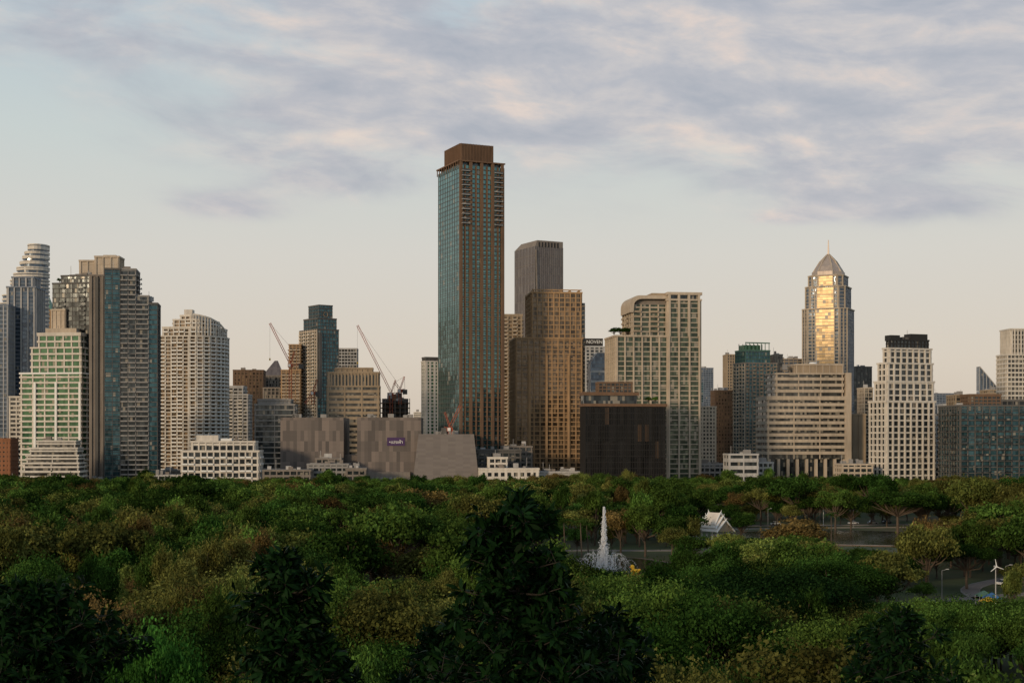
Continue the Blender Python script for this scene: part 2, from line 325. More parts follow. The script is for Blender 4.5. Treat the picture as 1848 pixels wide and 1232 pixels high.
# 12 beige office
f=Fr(591,591,684,1110,4,L=24); b=f.b('concrete_office_tower'); s=S('g_mid','w_beige',fh=4.2,st=2.1,sd=.6,bw=12,pw=1.2,pd=.8)
tier(b,(0,f.W,0,20),0,f.Z(697),s); tier(b,(.5,f.W-.5,.5,19),f.Z(697),f.Z(672),S('g_dark','w_beige',fh=10,st=2,bw=2.6,pw=1.3,pd=.9))
tier(b,(f.U(606),f.U(672),3,14),f.Z(672),f.Z(664),S('w_beige','w_beige')); clutter(b,4,f.W-6,4,12,f.Z(668),7,'w_beige'); b.finish()
f=Fr(686,686,740,1180,4,L=26); b=f.b('building_under_construction')
for k in range(24):
    z=k*4.0
    if z>f.Z(722): break
    b.box(0,f.W,0,24,z-.2,z+.25,'w_brown')
    for u in range(7): b.box(u*f.W/6-.3+(.31 if u==0 else 0)-(.31 if u==6 else 0),u*f.W/6+.3+(.31 if u==0 else 0)-(.31 if u==6 else 0),.1,.8,z+.25,z+3.8,'w_taupe')
    b.box(1.5,f.W-1.5,5,22,z+.25,z+3.8,'w_dgrey')
clutter(b,1,f.W-5,1,18,f.Z(722),12,'w_terra',7); b.finish()
# 14 mall
f=Fr(504,506,620,960,2,L=50); b=f.b('shopping_mall')
def Zf(y): return f.Z(y)
b.box(0,f.W,0,50,0,Zf(753),'p_mall'); b.box(f.W-.5,f.U(648),6,50,0,Zf(821),'p_mall')
b.box(f.U(645),f.U(760),-3,50,0,Zf(753),'p_mall')
u0,u1=f.U(744),f.U(866)
b.prism([(u0,-12),(u1,-12),(u1,40),(u0,40)],0,Zf(783),'p_mall2',poly2=[(f.U(756),-9),(f.U(855),-9),(f.U(855),40),(f.U(756),40)])
b.box(f.U(660),f.U(741),-9,-3.1,0,Zf(851),'w_taupe')
for i in range(9): b.box(f.U(664+i*8),f.U(668.5+i*8),-9.3,-9.05,2,Zf(860),'w_grey')
for (a,c,t) in ((510,600,750),(655,750,750),(770,845,780)): 
    for i in range(5):
        x=rnd.uniform(f.U(a),f.U(c)-5); b.box(x,x+4,8,13,Zf(t+6)-.01*i,Zf(t-2)+rnd.uniform(-.5,1),'w_grey')
b.box(f.U(699),f.U(731),-3.35,-3.02,Zf(804),Zf(789),'w_purple')
mall=b.finish()
def text(par,body,loc,size,mat,rx=90,name='lettering',width=None):
    c=bpy.data.curves.new(name,'FONT'); c.body=body; c.size=size; c.extrude=0.04; c.align_x='CENTER'; c.align_y='CENTER'
    c.materials.append(MATS[mat]); o=bpy.data.objects.new(name,c); scene.collection.objects.link(o)
    o.parent=par; o.location=loc; o.rotation_euler=(math.radians(90),0,0); return o
text(mall,'•แสงฟ้า',(f.U(715),-3.45,Zf(797.5)),3.0,'w_pwhite')
# low buildings by the park edge
def low(name,xl,xr,yt,D,w='w_taupe',g='g_dark',th=3,fh=3.6,st=1.4,bw=4,pw=.8,cl=5,L=18,**k):
    f=Fr(xl,xl,xr,D,th,L=L); b=f.b(name); tier(b,(0,f.W,0,L),0,f.Z(yt),S(g,w,fh=fh,st=st,bw=bw,pw=pw,**k)); clutter(b,1,f.W-3,2,L-4,f.Z(yt),cl); return b.finish()
low('concrete_low_rise',475,560,849,905,'w_taupe'); low('concrete_low_rise',555,628,838,925,'w_grey',fh=3.2); low('concrete_low_rise',625,660,846,915,'w_taupe')
low('rooftop_annex',570,615,828,940,'w_taupe')
low('white_shophouse',275,330,858,930,'w_lgrey'); low('white_shophouse',866,972,846,935,'w_white',fh=4.4,st=1.9,bw=4.5,pw=1.8); low('white_shophouse',882,915,826,945,'w_white',cl=3)
low('white_shophouse',972,1048,852,945,'w_lgrey',cl=8); low('dark_podium',853,940,812,975,'w_dgrey'); low('office_building',905,960,806,1000,'w_taupe')
low('concrete_low_rise',285,330,850,1000,'w_taupe')
# 16 thin white
f=Fr(761,768,792,1300,25); b=f.b('white_apartment_tower'); tier(b,(0,f.W,0,f.L),0,f.Z(652),S('g_green','w_white',fh=3.2,st=1,bw=5,pw=1.8,pd=.6)); tier(b,(0.5,f.W-.5,0.5,f.L-.5),f.Z(652),f.Z(645),S('w_dgrey','w_dgrey')); b.finish()
# 17 MAIN TOWER
f=Fr(791,829,908,1000,24); b=f.b('glass_skyscraper')
ztop=f.Z(297)
sl=S('g_teal','w_dgrey',fh=3.35,st=.16,sd=.12,bw=4.8,pw=.22,pd=.18)
sf=S('g_towerf','w_tbrown',fh=3.35,st=.6,sd=.45,bw=f.W/8,pw=.8,pd=1.0)
tier(b,(0,f.W,0,f.L),0,ztop,sl,edges={0:sf,1:sf,2:sl,3:sl},cap=False)
for k in (0,2,4,6,8): 
    x=f.W*k/8; x=min(max(x,.95),f.W-.95); b.box(x-.95,x+.95,-1.5,.1,0,ztop+2,'w_tbrown')
for k in (1,7):  # balcony stacks near the top
    for j in range(12):
        z=ztop-3.35*(j+1)-1; x=f.W*k/8
        b.box(x-f.W/11,x+f.W/11,-2.8,-.2,z-.2,z+.2,'w_lgrey'); b.box(x-f.W/11.2,x+f.W/11.2,-2.78,-2.65,z+.2,z+1.1,'g_dark')
b.box(1.5,f.W-1.5,1.5,f.L-1.5,ztop,ztop+2.4,'g_dark')
b.prism(offset_poly([(0,0),(f.W,0),(f.W,f.L),(0,f.L)],1.2),ztop+2.4,ztop+3.3,'w_tbrown')
for k in range(9):
    x=min(max(f.W*k/8,.3),f.W-.3); b.box(x-.3,x+.3,-1.15,-.9,ztop+2.0,ztop+2.39,'w_tbrown')
for k in range(10):
    y=min(max(f.L*k/9,.3),f.L-.3); b.box(-1.15,-.6,y-.25,y+.25,ztop-2,ztop+2.39,'w_tbrown')
cu0,cu1=f.U(829)+2.0,f.U(893)
b.box(cu0,cu1,2.5,f.L*.82,ztop+3.3,f.Z(257),'w_brown')
for k in range(22):
    x=cu0+(cu1-cu0)*(k+.5)/22; b.box(x-.22,x+.22,2.1,2.49,ztop+3.4,f.Z(256.5),'w_tbrown')
    y=2.6+(f.L*.82-2.6)*(k+.5)/22; b.box(cu0-.4,cu0-.01,y-.22,y+.22,ztop+3.4,f.Z(256.5),'w_tbrown')
b.finish()
# 18 taupe tower behind
f=Fr(929,966,1016,1500,28); b=f.b('taupe_skyscraper')
ss=S('g_taupe','w_taupe',fh=9.5,st=.3,sd=.15,bw=3.2,pw=.35,pd=.3,pm='w_dgrey'); tier(b,(0,f.W,0,f.L),0,f.Z(444),ss,edges={0:dict(ss,g='g_brown',bw=2.4),3:ss,1:ss,2:ss},cap=False)
b.prism([(0,0),(f.W,0),(f.W,f.L),(0,f.L)],f.Z(444),f.Z(433),'w_taupe',poly2=[(2.5,0),(f.W,0),(f.W,f.L*.8),(3,f.L*.8)])
for k in range(7): b.box(4+k*f.W/9,5.6+k*f.W/9,-.3,-.05,f.Z(445),f.Z(436),'w_black')
b.beam((0.5,-1,f.Z(450)),(2.5,-1,f.Z(600)),1.2,'w_taupe'); b.finish()
f=Fr(908,908,942,1200,3,L=22); b=f.b('balcony_apartment_tower'); tier(b,(0,f.W,0,22),0,f.Z(568),S('g_warm','w_beige',fh=3.2,st=.9,sd=.7,bw=4,pw=1.2,bal=([1,0],1.6,1,'w_cream'))); b.finish()
# 20 orange-beige grid tower
f=Fr(931,931,1050,1050,7,L=34); b=f.b('beige_apartment_tower')
so=S('g_warm','w_orange',fh=3.35,st=.65,sd=.55,bw=4.3,pw=.75,pd=.8)
tier(b,(0,f.W,0,34),0,f.Z(610),so); tier(b,(f.U(960),f.W-.3,1,32),f.Z(610),f.Z(527),so)
for k in range(6):
    x=f.U(962)+k*(f.W-f.U(962)-2)/5; b.box(x,x+.9,1.2,30,f.Z(527),f.Z(522),'w_orange')
b.box(f.U(960),f.W,.6,1.1,f.Z(523),f.Z(521),'w_orange'); b.box(f.U(975),f.U(1035),6,24,f.Z(527),f.Z(523.5),'w_brown')
for k in (1.7,4,7): 
    x=f.W*k/9; b.box(x,x+1.6,-1.5,-.2,0,f.Z(640),'w_orange')
b.box(f.W+.05,f.W+2.6,1,30,0,f.Z(545),'g_dark')
for k in range(60):
    z=2+k*3.35
    if z<f.Z(546): b.box(f.W+.06,f.W+2.8,.8,3,z,z+.4,'w_beige')
b.finish()
f=Fr(925,925,950,1090,4,L=20); b=f.b('beige_apartment_tower'); tier(b,(0,f.W,0,20),0,f.Z(625),so); b.finish()
# 21 sign building
f=Fr(1056,1056,1090,1400,4,L=22); b=f.b('signed_condominium_tower'); tier(b,(0,f.W,0,22),0,f.Z(626),S('g_dark','w_lgrey',fh=3.3,st=1,bw=5,pw=1.4))
b.box(f.U(1056),f.U(1088),-.9,2,f.Z(624),f.Z(610.5),'w_black'); sg=b.finish(); text(sg,'NOVEN',(f.U(1072.5),-1.1,f.Z(617)),4.6,'w_pwhite')
f=Fr(1062,1066,1106,1300,6,L=20); b=f.b('slanted_glass_tower'); b.box(0,f.W,0,20,0,f.Z(655),'g_blue'); b.prism([(0,0),(f.W,0),(f.W,20),(0,20)],f.Z(655),f.Z(636),'g_blue',poly2=[(f.W*.3,0),(f.W,0),(f.W,20),(f.W*.3,20)])
for k in range(3): b.box(0.2,f.W-.2,-.5,-.05,f.Z(672+k*18),f.Z(668+k*18),'w_lgrey')
b.finish()
# 22 black building
f=Fr(1048,1056,1201,925,9); b=f.b('black_glass_building'); L=f.L
b.box(0,f.W,0,L,0,f.Z(732),'g_black')
n=34
for k in range(n+1):
    x=min(max(f.W*k/n,.16),f.W-.16); top=f.Z(733)
    dd=rnd.choice([.3,.35,.6]); b.box(x-.12,x+.12,-dd,-.02,0,top,'w_fin')
for k in range(12):
    y=.3+k*(L-.6)/11; b.box(-.5,-.02,y-.2,y+.2,0,f.Z(733),'w_fin')
for k in range(int(f.Z(735)/4)): b.box(.2,f.W-.2,-.2,-.03,4*k+3,4*k+3.3,'w_black')
b.prism([(-1,-1.2),(f.W+1,-1.2),(f.W+1,L),(-1,L)],f.Z(733),f.Z(728),'w_tbrown','w_roof')
b.box(-.6,f.U(1150),1,L-2,f.Z(728),f.Z(713),'g_dark'); b.prism([(-1.2,-.6),(f.U(1153),-.6),(f.U(1153),L-1),(-1.2,L-1)],f.Z(713),f.Z(707),'w_tbrown','w_roof')
tier(b,(f.U(1082),f.U(1143),4,L-4),f.Z(707),f.Z(690),S('g_dark','w_brown',fh=2.0,st=.7,bw=3,pw=.6)); 
b.finish()
# 23 cream tower with arched roof end
f=Fr(1101,1112,1262,990,8,L=36); b=f.b('cream_apartment_tower')
sc=S('g_gdark','w_cream',fh=3.4,st=.6,sd=.5,bw=f.W/9,pw=1.0,pd=1.1)
tier(b,(0,f.U(1205),0,34),0,f.Z(606),sc); tier(b,(f.U(1205)+.05,f.W,-1.5,34),0,f.Z(540),sc)
sc2=S('g_gdark','w_cream',fh=3.4,st=.9,sd=.8,bw=7,pw=.9,pd=1.0,bal=([1,0],1.8,1,'w_beige'))
tier(b,(f.U(1143),f.U(1205),3,32),f.Z(606),f.Z(548),sc2,cap=False)
ua,ub=f.U(1137),f.U(1208); za,zb=f.Z(550),f.Z(532)
prof=[(ua,za-5),(ua,za)]+[(ua+ (1-math.cos(t))*7,za+(zb-za)*math.sin(t)) for t in [math.pi/2*i/7 for i in range(1,8)]]
prof+=[(ub,zb),(ub,zb-2.2)]+[(ua+3+(1-math.cos(t))*6,za+(zb-za-2.4)*math.sin(t)) for t in [math.pi/2*i/7 for i in range(7,-1,-1)]]+[(ua+2.6,za-5)]
for v0 in [0.4+3.4*i for i in range(9)]:
    n0=len(b.v); m=len(prof)
    b.v+=[(p[0],v0,p[1]) for p in prof]+[(p[0],v0+2.6,p[1]) for p in prof]; k=b.mi('w_cream')
    for i in range(m):
        j=(i+1)%m; b.f.append((n0+i,n0+j,n0+m+j,n0+m+i)); b.m.append(k)
    h=m//2
    for i in range(h-1):
        b.f.append((n0+i,n0+i+1,n0+m-2-i,n0+m-1-i)); b.m.append(k)
b.box(f.U(1150),f.U(1205),4,30,f.Z(549),f.Z(536),'w_taupe')
b.box(f.U(1178),f.U(1203),2.5,30,f.Z(534),f.Z(527),'w_beige')
b.box(f.U(1203),f.W+1.4,-2.8,33,f.Z(531),f.Z(526),'w_cream')
for x in (1205,1222,1240,1258): b.box(f.U(x),f.U(x)+1.5,-2.75,-.5,f.Z(606),f.Z(531),'w_cream')
b.box(f.U(1207),f.W-.2,-.9,32,f.Z(540),f.Z(531),'g_dark'); b.finish()
# 24 small group
def simple(name,xl,xr,yt,D,s,th=4,L=20,cl=2,xc=None):
    f=Fr(xl,xc or xl,xr,D,th,L=L if not xc else None); b=f.b(name); LL=min(f.L,40); tier(b,(0,f.W,0,LL),0,f.Z(yt),s)
    if cl: clutter(b,1,max(2,f.W-5),2,max(3,LL-5),f.Z(yt),cl)
    return b.finish()
simple('glass_office_tower',1265,1287,664,2100,S('g_blue','w_bgrey',bw=4,pw=.4)); simple('office_building',1256,1270,688,1900,S('g_dteal','w_bgrey'))
simple('cream_office_building',1262,1292,734,1250,S('g_mid','w_cream',st=1.5,bw=3,pw=1.2)); simple('brown_office_building',1291,1328,705,1350,S('g_warm','w_brown',st=1.4,bw=3,pw=1.0),cl=5)
simple('cream_office_building',1312,1326,640,1600,S('g_mid','w_beige',st=1,bw=3,pw=1)); 
# 25 dark teal-brown tower
f=Fr(1324,1345,1402,1280,18); b=f.b('green_crowned_tower'); L=f.L
s1=S('g_dteal','w_taupe',fh=3.3,st=.9,sd=.4,bw=3.6,pw=.9,pd=.6,bal=([1,0],1.4,1,'w_beige'))
tier(b,(0,f.W,0,L),0,f.Z(655),s1,edges={0:s1,1:s1,2:s1,3:dict(s1,w='w_cream',bw=6)}); sgc=S('g_dteal','w_green',fh=4,st=.4,sd=.2,bw=3,pw=.3,pd=.25)
tier(b,(0.5,f.U(1390),0.5,L*.9),f.Z(655),f.Z(632),sgc); 
for k in range(7):
    x=.6+k*(f.U(1390)-1.6)/6; b.box(x,x+.5,.5,1.0,f.Z(632),f.Z(617),'w_green'); b.box(x,x+.5,L*.6,L*.6+.5,f.Z(632),f.Z(619),'w_dgrey')
b.box(.5,f.U(1390),.4,1.1,f.Z(619),f.Z(617),'w_green'); b.box(.7,f.U(1375),3,L*.6,f.Z(632),f.Z(622),'g_green'); b.finish()
simple('office_tower',1398,1412,640,1400,S('g_mid','w_taupe',bw=3)); simple('office_tower',1408,1455,648,1500,S('g_blue','w_beige',st=1.3,bw=5,pw=.6),cl=6)
# 27 spired tower, low sun's gold reflection coloured into the front bay
D=1500; cx=PX(1495,D); b=B('spired_skyscraper',(cx,D,0),math.radians(-25))
def octa(r,c): return [(-r+c,-r),(r-c,-r),(r,-r+c),(r,r-c),(r-c,r),(-r+c,r),(-r,r-c),(-r,-r+c)]
px=D/F
def otier(hw,yb,yt,c=.3,cap=True):
    r=hw*px*.93; P=octa(r,r*2*c*.5); sg=S('g_warm','w_cream',fh=3.6,st=.9,sd=.4,bw=5,pw=.9,pd=.5); sb=S('g_blue','w_cream',fh=3.6,st=.5,sd=.4,bw=6,pw=1.3,pd=.9)
    sd_=S('g_blue','w_bgrey',fh=3.6,st=.4,sd=.2,bw=4,pw=.4,pd=.3)
    zb=0 if yb is None else PZ(yb,D); z1=PZ(yt,D)
    tier(b,P,zb,z1,sb,edges={0:sg,1:sb,2:sd_,3:sd_,4:sb,5:sd_,6:sb,7:sb},cap=cap)
    b.box(-r*.34,r*.5,-r-.9,-r-.55,zb,z1-1,'g_goldrefl')  # strip where the sun's gold reflection is put into the glass colour
    for x in (-r*.36,r*.5): b.box(x-.5,x+.5,-r-1.1,-r-.3,zb,z1-.6,'w_cream')
    for i in range(1,int((z1-zb)/7.2)): b.box(-r*.36+.5,r*.5-.5,-r-1.05,-r-.91,zb+i*7.2-.35,zb+i*7.2+.35,'w_cream')
    return r
otier(43,None,560); otier(38,560,520); otier(33,520,500); r=27*px
b.prism(octa(r,r*.5),PZ(500,D),PZ(492,D),'w_metal')
for (ya,yb2,ra,rb) in ((492,482,.92,.74),(482,472,.74,.46),(472,460,.46,.08)):
    b.prism(octa(r*ra,r*ra*.5),PZ(ya,D),PZ(yb2,D),'w_metal',poly2=octa(r*rb,r*rb*.5))
for i,(p,q) in enumerate(zip(octa(r*.95,r*.47),octa(r*.08,r*.04))):
    p2=(p[0]*.53,p[1]*.53)
    b.beam((p[0],p[1],PZ(493,D)),(p2[0],p2[1],PZ(472,D)),1.0,'w_cream'); b.beam((p2[0],p2[1],PZ(472,D)),(q[0],q[1],PZ(459,D)),.8,'w_cream')
b.beam((0,0,PZ(462,D)),(0,0,PZ(433,D)),1.8,'w_metal',.7); b.finish()
simple('office_tower',1540,1573,662,1600,S('g_dark','w_dgrey',st=1,bw=4,pw=1),cl=5)
# 26 cream banded office
f=Fr(1385,1386,1526,1080,4,L=34); b=f.b('banded_office_tower'); s=S('g_mid','w_cream',fh=4.6,st=2.3,sd=.9,bw=20,pw=.8,pd=.4)
tier(b,(0,f.W,0,34),f.Z(828),f.Z(716),s); tier(b,(f.U(1402),f.U(1522),1.5,32),f.Z(716),f.Z(674),s); tier(b,(f.U(1440),f.U(1524),4,28),f.Z(674),f.Z(657),S('w_beige','w_cream',fh=9,bw=5,pw=.5,pd=.3,st=.4))
b.box(f.U(1392),f.W-2,2,33,0,f.Z(827),'g_dark')
for k in range(9): 
    x=k*(f.W-2)/8; b.box(x,x+2,-.5,1.9,0,f.Z(828),'w_cream')
b.box(f.W+.05,f.U(1536),-1,26,0,f.Z(672),'w_cream'); b.beam((f.U(1480),10,f.Z(657)),(f.U(1480),10,f.Z(630)),.5,'w_lgrey')
b.cone((f.U(1474),10),4,2.5,f.Z(657),f.Z(652),12,'w_pwhite'); clutter(b,f.U(1410),f.U(1515),6,20,f.Z(665),10,'w_beige'); b.finish()
simple('cream_office_building',1538,1562,748,1100,S('w_beige','w_beige',st=.3,sd=.2,bw=6,pw=.5)); simple('office_building',1560,1575,700,1300,S('g_mid','w_cream'))
# 29 white grid tower
f=Fr(1570,1600,1686,995,20); b=f.b('white_grid_tower'); s=S('g_dark','w_white',fh=4.3,st=1.1,sd=.7,bw=5.2,pw=1.2,pd=1.0); L=min(f.L,45)
tier(b,(0,f.W,0,L),0,f.Z(724),s); tier(b,(1,f.W-.3,1,L*.75),f.Z(724),f.Z(688),s); tier(b,(2,f.W-.6,2,L*.62),f.Z(688),f.Z(655),s); tier(b,(4,f.W-1,3,L*.45),f.Z(655),f.Z(628),s)
sk=S('g_dark','w_black',fh=3.6,st=.8,sd=.4,bw=3,pw=.6,pd=.5); tier(b,(f.U(1612),f.W-2,4,L*.4),f.Z(628),f.Z(612),sk)
b.box(f.U(1615),f.U(1632),5,12,f.Z(613),f.Z(603),'w_black'); b.box(f.U(1650),f.W-2.5,4.2,12,f.Z(613),f.Z(600),'w_black'); clutter(b,f.U(1620),f.U(1665),6,14,f.Z(612),5,'w_dgrey'); b.finish()
simple('grey_apartment_building',1684,1703,752,1050,S('g_mid','w_lgrey',st=1.2,bw=3)); simple('glass_office_tower',1690,1722,710,1900,S('g_blue','w_bgrey',bw=4,pw=.4)); simple('office_building',1700,1735,748,1300,S('g_mid','w_grey',st=1.2)); simple('office_building',1700,1760,756,1150,S('g_dark','w_lgrey',st=1.2))
simple('office_building',1655,1700,735,2000,S('g_blue','w_lgrey',st=1.2))
# triangular glass sail tower
D=2000; b=B('sail_shaped_tower',(PX(1768,D),D,0)); W=PX(1805,D)-PX(1768,D)
b.prism([(0,0),(W,0),(W,14),(0,14)],0,PZ(706,D),'g_blue'); n0=len(b.v)
b.v+=[(0,0,PZ(705,D)),(W,0,PZ(705,D)),(0,0,PZ(661,D)),(0,14,PZ(705,D)),(W,14,PZ(705,D)),(0,14,PZ(661,D))]
for fc in ((0,1,2),(3,5,4),(0,2,5,3),(1,4,5,2)): b.f.append(tuple(n0+i for i in fc)); b.m.append(b.mi('g_blue'))
for k in range(6): b.beam((W*k/6,-.5,PZ(706,D)),(W*k/6,-.5,PZ(661+44*k/6,D)),.7,'w_lgrey')
b.beam((0,-.5,PZ(661,D)),(W,-.5,PZ(705,D)),1,'w_lgrey'); b.finish()
# 31 dark glass right
f=Fr(1731,1733,1905,945,4,L=40); b=f.b('dark_glass_apartments'); s=S('g_dteal','w_dgrey',fh=3.9,st=.6,sd=.5,bw=5,pw=.6,pd=.5,bal=([1,0,1],1.6,1.1,'g_dark'))
tier(b,(0,f.W,0,38),0,f.Z(732),s); tier(b,(f.U(1755),f.U(1810),4,20),f.Z(732),f.Z(712),S('g_dark','w_brown',fh=2.2,st=.8,bw=3)); tier(b,(f.U(1812),f.W,4,20),f.Z(732),f.Z(722),S('g_dark','w_dgrey'));clutter(b,f.U(1735),f.U(1890),4,20,f.Z(732),14,'w_dgrey'); b.finish()
simple('beige_office_building',1725,1760,713,1200,S('g_mid','w_beige')); simple('beige_office_building',1785,1818,704,1300,S('g_mid','w_beige',st=1.3))
simple('ribbed_white_tower',1818,1900,640,1120,S('g_mid','w_white',fh=3.6,st=1.2,sd=.6,bw=3,pw=.5),cl=0); simple('ribbed_white_tower',1825,1900,594,1160,S('g_mid','w_white',fh=3.6,st=.5,sd=.6,bw=2.6,pw=.9,pd=1.0),cl=0)
low('white_pavilion_building',1316,1368,820,960,'w_lgrey',cl=3,fh=5,st=2.5,bw=9); low('concrete_low_rise',1262,1318,838,1000,'w_grey'); low('white_shophouse',1368,1395,835,980,'w_lgrey')
low('concrete_low_rise',1555,1735,842,1010,'w_lgrey',cl=10); low('concrete_low_rise',1520,1575,838,985,'w_cream')
low('white_shophouse',-40,36,872,915,'w_lgrey'); low('concrete_low_rise',140,190,868,940,'w_taupe')
# distant city mass
b=B('distant_buildings')
for i in range(260):
    D=rnd.uniform(1600,3800); x=rnd.uniform(-150,2000); w=rnd.uniform(14,40); yt=rnd.uniform(728,790); X=PX(x,D); z=PZ(yt,D)
    mt=rnd.choice(['w_grey','w_lgrey','w_cream','g_blue','w_taupe','g_mid','w_white'])
    b.box(X,X+w,D,D+w,0,z,mt)
    if mt[0]=='w':
        for k in range(int(z/4)): b.box(X+.8,X+w-.8,D-.25,D+.1,4*k+1.2,4*k+2.9,'g_mid')
    b.box(X+w*.3,X+w*.6,D+2,D+8,z-.1,z+rnd.uniform(2,6),'w_grey')
b.finish()
# ---------------------------------------------------------------- cranes
def crane(D,mx,myb,myt,jx,jy,tail=9):
    b=B('tower_crane',(PX(mx,D),D,0)); z0=PZ(myb,D); z1=PZ(myt,D)
    def lattice(p,q,w,m):
        p=Vector(p);q=Vector(q);n=max(3,int((q-p).length/(w*1.4))); d=(q-p).normalized(); a=Vector((0,1,0)); c=d.cross(a).normalized()
        cs=[a*w/2+c*w/2,-a*w/2+c*w/2,-a*w/2-c*w/2,a*w/2-c*w/2]
        for o in cs: b.beam(p+o,q+o,.28,m)
        for i in range(n):
            s0=p+(q-p)*i/n; s1=p+(q-p)*(i+1)/n
            b.beam(s0+cs[i%2],s1+cs[(i+1)%2],.2,m); b.beam(s0+cs[2+i%2],s1+cs[2+(i+1)%2],.2,m); b.beam(s0+cs[0],s1+cs[3],.2,m)
    lattice((0,0,z0),(0,0,z1),2.2,'w_red'); b.box(-2,2,-1.6,1.6,z1,z1+2.6,'w_red'); b.box(-1.5,.5,-2.6,-1.65,z1+.2,z1+2.4,'w_pwhite')
    J=Vector((PX(jx,D)-PX(mx,D),0,PZ(jy,D))); s=1 if J.x>0 else -1
    lattice((0,0,z1+2.6),J,1.5,'w_red'); lattice((0,0,z1+1.4),(-s*tail,0,z1+2.2),1.6,'w_red')
    b.box(-s*tail-1.8,-s*tail+1.8,-1.5,1.5,z1-1.5,z1+2.4,'w_dgrey'); A=Vector((-s*3.5,0,z1+13)); lattice((0,0,z1+2.6),A,.9,'w_red')
    b.beam(A,J,.16,'w_dgrey'); b.beam(A,(-s*tail,0,z1+2.2),.2,'w_dgrey'); b.beam(J,(J.x,0,J.z-30),.12,'w_dgrey'); b.box(J.x-.5,J.x+.5,-.5,.5,J.z-32,J.z-30,'w_yellow')
    return b.finish()
crane(1220,524,760,662,487,583); crane(1170,706,760,714,645,587,7); crane(1160,722,730,708,712,690,4); crane(1230,565,730,712,551,728,4)
crane(960,812,800,778,831,731,4)
# ---------------------------------------------------------------- ground / water / paths
m,nt,out=newmat('grass'); p=nd(nt,'ShaderNodeBsdfPrincipled'); tc=nd(nt,'ShaderNodeTexCoord')
n1=nd(nt,'ShaderNodeTexNoise'); n1.inputs['Scale'].default_value=.03; n1.inputs['Detail'].default_value=8; nt.links.new(tc.outputs['Object'],n1.inputs[0])
n2=nd(nt,'ShaderNodeTexNoise'); n2.inputs['Scale'].default_value=.8; n2.inputs['Detail'].default_value=5; nt.links.new(tc.outputs['Object'],n2.inputs[0])
c=ramp(nt,n1.outputs[0],[(.3,(.03,.05,.010)),(.5,(.07,.09,.02)),(.68,(.14,.11,.055))]); c=mixc(nt,.4,c,n2.outputs[0],'MULTIPLY')
nt.links.new(c,p.inputs['Base Color']); p.inputs['Roughness'].default_value=.95; nt.links.new(p.outputs[0],out.inputs[0])
wall('path',(.24,.19,.165),scale=.5); wall('kerb',(.30,.27,.24)); wall('asphalt',(.055,.055,.055)); wall('soil',(.15,.09,.055))
m,nt,out=newmat('water'); p=nd(nt,'ShaderNodeBsdfPrincipled'); p.inputs['Base Color'].default_value=(.035,.035,.018,1); p.inputs['Roughness'].default_value=.12
tc=nd(nt,'ShaderNodeTexCoord'); n1=nd(nt,'ShaderNodeTexNoise'); n1.inputs['Scale'].default_value=.9; n1.inputs['Detail'].default_value=4; nt.links.new(tc.outputs['Object'],n1.inputs[0])
bp=nd(nt,'ShaderNodeBump'); bp.inputs['Strength'].default_value=.35; bp.inputs['Distance'].default_value=.3; nt.links.new(n1.outputs[0],bp.inputs['Height']); nt.links.new(bp.outputs[0],p.inputs['Normal']); nt.links.new(p.outputs[0],out.inputs[0])
def sheet(name,poly,z,mat):
    me=bpy.data.meshes.new(name); me.from_pydata([(x,y,z) for x,y in poly],[],[tuple(range(len(poly)))]); me.materials.append(MATS[mat]); o=bpy.data.objects.new(name,me); scene.collection.objects.link(o); return o
sheet('ground',[(-15000,-3000),(15000,-3000),(15000,26000),(-15000,26000)],0,'grass')
def blob(cx,cy,rx,ry,n=60,seed=1,am=.12):
    r=random.Random(seed); ph=[r.uniform(0,6.28) for _ in range(4)]
    return [(cx+rx*math.cos(t)*(1+am*sum(math.sin((k+2)*t+ph[k])/(k+1) for k in range(4))),cy+ry*math.sin(t)*(1+am*sum(math.sin((k+2)*t+ph[k])/(k+1) for k in range(4)))) for t in [2*math.pi*i/n for i in range(n)]]
def lake(cx,cy,rx,ry,seed):
    b=B('lake'); P=blob(cx,cy,rx,ry,seed=seed); b.prism(offset_poly(P,2.5),.0,.22,'soil'); b.prism(offset_poly(P,.5),.0,.34,'kerb'); b.prism(P,0.0,.36,'water'); b.finish()
lake(26,352,24,66,3); lake(116,498,44,36,5)
def ribbon(name,pts,w,mat='path',z=.03,kerbs=True):
    b=B(name); 
    P=[Vector(p) for p in pts]; out=[]
    for i in range(len(P)-1):
        p0=P[max(i-1,0)];p1=P[i];p2=P[i+1];p3=P[min(i+2,len(P)-1)]
        for k in range(8):
            t=k/8; out.append(.5*((2*p1)+(p2-p0)*t+(2*p0-5*p1+4*p2-p3)*t*t+(3*p1-p0-3*p2+p3)*t**3))
    out.append(P[-1]); Ls=[]
    for i,q in enumerate(out):
        d=(out[min(i+1,len(out)-1)]-out[max(i-1,0)]).normalized(); n=Vector((-d.y,d.x)); Ls.append((q+n*w/2,q-n*w/2,q+n*(w/2+.25),q-n*(w/2+.25)))
    for i in range(len(out)-1):
        a=Ls[i];c=Ls[i+1]
        n0=len(b.v); b.v+=[(a[1].x,a[1].y,z),(c[1].x,c[1].y,z),(c[0].x,c[0].y,z),(a[0].x,a[0].y,z)]; b.f.append((n0,n0+1,n0+2,n0+3)); b.m.append(b.mi(mat))
        if kerbs:
            for u,v in ((0,2),(3,1)): b.prism([tuple(a[u]),tuple(c[u]),tuple(c[v]),tuple(a[v])][::1],0,.13,'kerb')
    b.finish()
PATHS=[[(-60,180),(-30,262),(-5,285),(-4,340),(-8,400),(10,440),(60,450),(75,540),(190,560)],[(0,262),(45,262),(85,300),(140,330),(210,345)],[(60,230),(85,262),(100,300),(112,340),(170,400)]]
for P in PATHS: ribbon('footpath',P,3.8)
